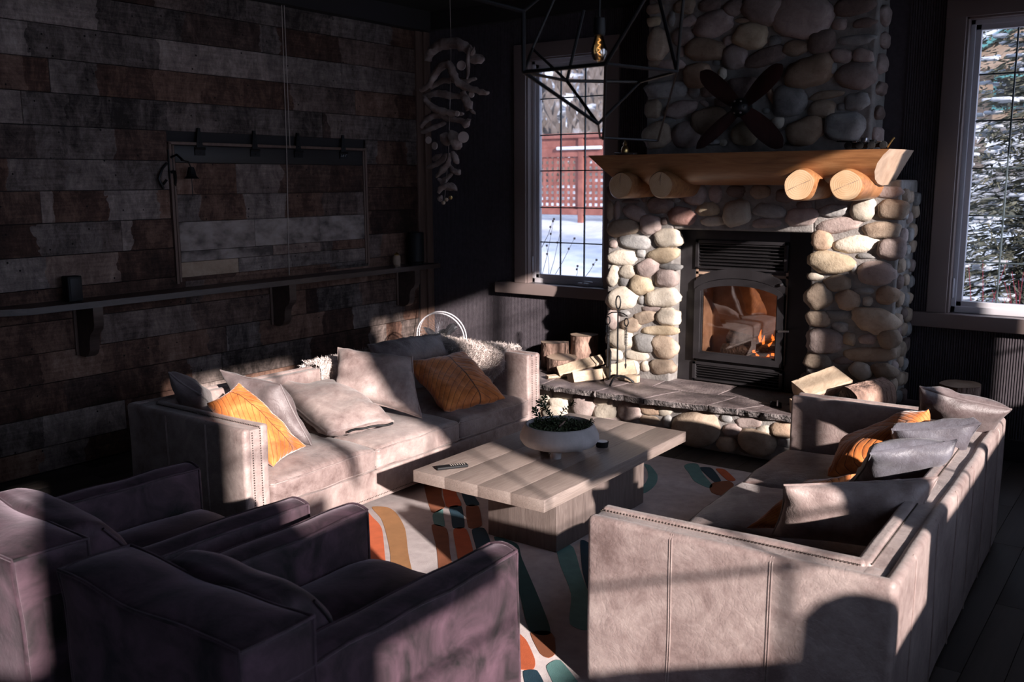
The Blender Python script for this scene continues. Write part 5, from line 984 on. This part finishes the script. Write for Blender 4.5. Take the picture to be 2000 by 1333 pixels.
kid(MB().lathe([(0, .09), (.017, .085), (.019, .045), (.016, .035), (0, .035)], 16, xf=T(*bc)), 'socket', M['black'], ch)
bu = kid(MB().lathe([(.012, .037), (.016, .02), (.024, -.005), (.0245, -.02), (.016, -.040), (0, -.047)], 20, xf=T(*bc)), 'bulb', M['amber'], ch)
kid(MB().tube([(bc.x+.006*math.sin(k*1.9), bc.y, bc.z+.025-k*.0045) for k in range(12)], .0009, 4), 'filament', M['filament'], ch)
# ================================================================== OUTSIDE
def grid(x0, x1, y0, y1, nx, ny, hf):
    V = [(x0+(x1-x0)*i/nx, y0+(y1-y0)*j/ny, 0) for i in range(nx+1) for j in range(ny+1)]; V = [(x, y, hf(x, y)) for x, y, _ in V]
    return MB().add(V, [(i*(ny+1)+j, (i+1)*(ny+1)+j, (i+1)*(ny+1)+j+1, i*(ny+1)+j+1) for i in range(nx) for j in range(ny)])
def gz(x, y):
    t = max(0, y-8.5); z = -.35+min(1.6, t*.165)+.12*nz((x, y, 0), .45, 3)+.04*nz((x, y, 0), 1.7, 9)
    if y < 7.4 or x > 1.3: z = min(z, -.35)
    return z
struct(grid(-45, 14, 7.24, 20, 150, 60, gz).build('ground_snow', M['snow'], fix=False))
struct(grid(9, 40, -40, 7.24, 12, 12, lambda x, y: -.45).build('ground_snow', M['snow'], fix=False))
struct(MB().box((1.55, -9, -.5), (9, 7.2, -.35)).box((-8, -9, -.5), (1.55, -2.8, -.35)).build('ground_dimmer', M['floorw'], smooth=False))  # dark unseen ground added to cut light bouncing up into the room
hillm = noisy('brushy_hillside', [(.38, (.80, .82, .86)), (.47, (.45, .45, .47)), (.55, (.20, .19, .19)), (.70, (.13, .105, .09))], 1.1, .9, .6, .1, det=9, fine=6)
struct(grid(-80, 30, 20, 70, 90, 60, lambda x, y: 1.2+(y-20)*.42+1.2*nz((x, y, 0), .12, 5)+.5*nz((x, y, 0), .6, 2)).build('hill_slope', hillm, fix=False))
brushm = noisy('bare_brush', [(.3, (.10, .08, .07)), (.6, (.26, .21, .18)), (.8, (.55, .55, .58))], 2, .95, .3)
q = MB()
for _ in range(2600):
    y = rng.uniform(20.5, 46); x = rng.uniform(-.95*y+2, -.02*y+1); z = 1.2+(y-20)*.42+1.2*nz((x, y, 0), .12, 5)+.5*nz((x, y, 0), .6, 2)
    if nz((x, y, 0), .35, 7) < -.12 or (x > -6.5 and 22 < y < 30): continue
    h_ = rng.uniform(.3, 1.0)
    for k in range(4):
        d = Vector((rng.normal(0, .35), rng.normal(0, .2), 1)).normalized()*h_; e = Vector((rng.uniform(.03, .09), 0, 0)); b_ = Vector((x+rng.normal(0, .12), y, z-.1)); q.add([b_-e, b_+e, b_+d*.6+e*1.6, b_+d, b_+d*.6-e*1.6], [(0, 1, 2, 3, 4)])
set_props(q.build('brush', brushm, fix=False, smooth=False), 'bare grey winter brush scattered over the snowy hillside', 'brush', kind='stuff')
# red stained lattice fence
fe_ = thing('lattice_fence', 'red stained lattice fence with snow on its rail beyond the left window', 'fence', (-11, 17, 1.2)); FY = 17.0
redw = noisy('red_stained_wood', [(.3, (.20, .065, .05)), (.7, (.34, .13, .10))], 5, .8, .3)
fz0, fz1 = 1.15, 2.80
for i in range(9): kid(MB().box((-17+i*1.6, FY-.06, fz0-.4), (-16.88+i*1.6, FY+.06, fz1+.05), .01), 'post', redw, fe_)
kid(MB().box((-17.2, FY-.08, fz1-.02), (-4, FY+.08, fz1+.08), .01), 'top_rail', redw, fe_); kid(MB().box((-17.2, FY-.05, fz1-.40), (-4, FY+.05, fz1-.22), .01), 'upper_rail', redw, fe_); kid(MB().box((-17.2, FY-.05, fz0+.05), (-4, FY+.05, fz0+.17), .01), 'lower_rail', redw, fe_)
kid(MB().box((-17.2, FY-.01, fz1-.22), (-4, FY+.01, fz1-.02), .0), 'fascia_board', redw, fe_)
for k in range(5): kid(MB().box((-14.5+k*1.7, FY-.13, fz1-.26), (-13.4+k*1.7, FY-.07, fz1-.19), .02), 'snow_cap', M['snow'], fe_)
q = MB()
for i in range(94): q.box((-16.9+i*.135, FY-.012, fz0+.15), (-16.83+i*.135, FY-.002, fz1-.4))
for j in range(9): q.box((-17, FY-.002, fz0+.17+j*.125), (-4, FY+.008, fz0+.235+j*.125))
l_ = kid(q, 'lattice', redw, fe_, smooth=False); l_['kind'] = 'stuff'
# dry stalks below the left window
q = MB()
for px0, py0, px1, py1 in ((1056, 536, 1082, 428), (1070, 538, 1068, 480), (1070, 538, 1095, 450), (1078, 538, 1122, 466), (1122, 538, 1128, 520), (1140, 536, 1165, 508), (1060, 470, 1080, 432)):
    a, b_ = at(px0, py0+8, 'y', 8.6), at(px1, py1, 'y', 8.75); a = a-(b_-a)*.25; q.tube([a, a.lerp(b_, .5)+Vector((.02, 0, .01)), b_], [.004, .003, .0015], 4)
    for k in (.8, 1.0):
        p = a.lerp(b_, k); q.box(p-Vector((.010, .01, .012)), p+Vector((.010, .01, .012)), .006)
set_props(q.build('dry_stalks', M['s_d']), 'thin dry weed stalks standing in the snow outside the left window', 'stalks', kind='stuff')
# spruce tree beyond the right window
def spruce(label, x, y, z, H, R0, nb, sd):
    t = thing('spruce_tree', label, 'tree', (x, y, z), 'spruce trees outside'); r = np.random.default_rng(sd)
    kid(MB().tube([(x, y, z), (x+.02, y, z+H*.5), (x, y, z+H)], [.16, .09, .02], 8), 'trunk', M['bark'], t); q = MB(); s = MB()
    for i in range(nb):
        k = (i+.5)/nb; zz = z+.15+(H-.3)*k; L = R0*(1-k)**.8*r.uniform(.75, 1.1)+.12; a = i*2.399+r.normal(0, .15); d = Vector((math.cos(a), math.sin(a), -.12-.15*r.random())).normalized(); sd_ = Vector((-math.sin(a), math.cos(a), 0)); b0 = Vector((x, y, zz))
        n = max(4, int(L/.11))
        for j in range(n):
            u = (j+.5)/n; p = b0+d*L*u+Vector((0, 0, .10*u*u*L)); w_ = L*.36*(1-u*.75)+.05
            for sg in (-1, 1):
                for m_ in range(6):
                    e = (sd_*sg*(.8+.2*r.random())+d*(.6+.3*r.random())+Vector((0, 0, r.normal(-.10, .16)))).normalized()*w_*r.uniform(.25, .75); c_ = e.cross(Vector((r.normal(0, .5), r.normal(0, .5), 1))).normalized()*r.uniform(.009, .018); p2 = p+Vector(r.normal(0, .06, 3))
                    q.add([p2-c_*.4, p2+e*.35-c_, p2+e, p2+e*.35+c_], [(0, 1, 2, 3)])
            if r.random() < .45:
                p3 = p+Vector((0, 0, .025))+Vector(r.normal(0, .04, 3)); a_ = .03+.06*r.random(); s.box(p3-Vector((a_, a_*.8, .014)), p3+Vector((a_, a_*.8, .020)), .016, n=1)
    f_ = kid(q, 'needles', M['needle'], t, fix=False, smooth=False); f_['kind'] = 'stuff'; g_ = kid(s, 'snow_clumps', M['snow'], t, fix=False); g_['kind'] = 'stuff'
M['needle'] = noisy('spruce_needles', [(.3, (.075, .085, .060)), (.55, (.16, .155, .11)), (.8, (.26, .24, .18))], 6, .85, .2, rand=3)
spruce('large snow flecked spruce filling the right window', -1.30, 10.9, -.1, 5.6, 1.75, 210, 4)
spruce('second spruce standing deeper to the left of the nearer one', -3.3, 14.5, .6, 3.3, 1.15, 80, 8)
# red osier twigs
q = MB(); redt = plain('red_twig_bark', (.30, .035, .06), .6)
for _ in range(46):
    x = rng.uniform(-1.55, -.75); y = rng.uniform(8.6, 9.2); h_ = rng.uniform(.5, 1.35); q.tube([(x, y, -.4), (x+rng.normal(0, .04), y, -.4+h_*.8), (x+rng.normal(0, .10), y, -.1+h_)], [.006, .004, .002], 4)
set_props(q.build('red_twigs', redt), 'red bare dogwood twigs at the foot of the right window view', 'shrub', kind='stuff')
# chalet up the slope
ho = thing('chalet', 'timber house with teal eaves and snowy roof glimpsed up the hill', 'house', (-3.8, 24, 2.6)); hy = 24.0
wallm = noisy('tan_siding', [(.3, (.30, .21, .15)), (.7, (.42, .31, .23))], 4, .9, .2); teal = plain('teal_paint', (.10, .28, .27), .6)
kid(MB().box((-4.6, hy, 2.2), (.6, hy+4, 4.9)), 'wall', wallm, ho); kid(MB().prism([(-4.9, 4.3), (-2.9, 5.5), (-.9, 4.3)], 'y', hy-.4, hy+3.9), 'gable', wallm, ho)
for a, b_ in (((-5.3, 4.05), (-2.9, 5.55)), ((-2.9, 5.55), (-.5, 4.05))):
    kid(MB().prism([(a[0], a[1]), (b_[0], b_[1]), (b_[0], b_[1]+.14), (a[0], a[1]+.14)], 'y', hy-.7, hy-.55), 'bargeboard', teal, ho); kid(MB().prism([(a[0], a[1]+.13), (b_[0], b_[1]+.13), (b_[0], b_[1]+.42), (a[0], a[1]+.34)], 'y', hy-.6, hy+4), 'snowy_roof', M['snow'], ho)
kid(MB().box((-3.1, hy-.35, 4.6), (-2.9, hy-.3, 5.6)), 'gable_post', teal, ho)
for x in (-4.0, -2.3): 
    w_ = kid(MB().box((x, hy-.45, 3.4), (x+.7, hy-.38, 4.15), .01), 'window', teal, ho); kid(MB().box((x+.07, hy-.47, 3.47), (x+.63, hy-.44, 4.08)), 'window_pane', M['black'], ho)
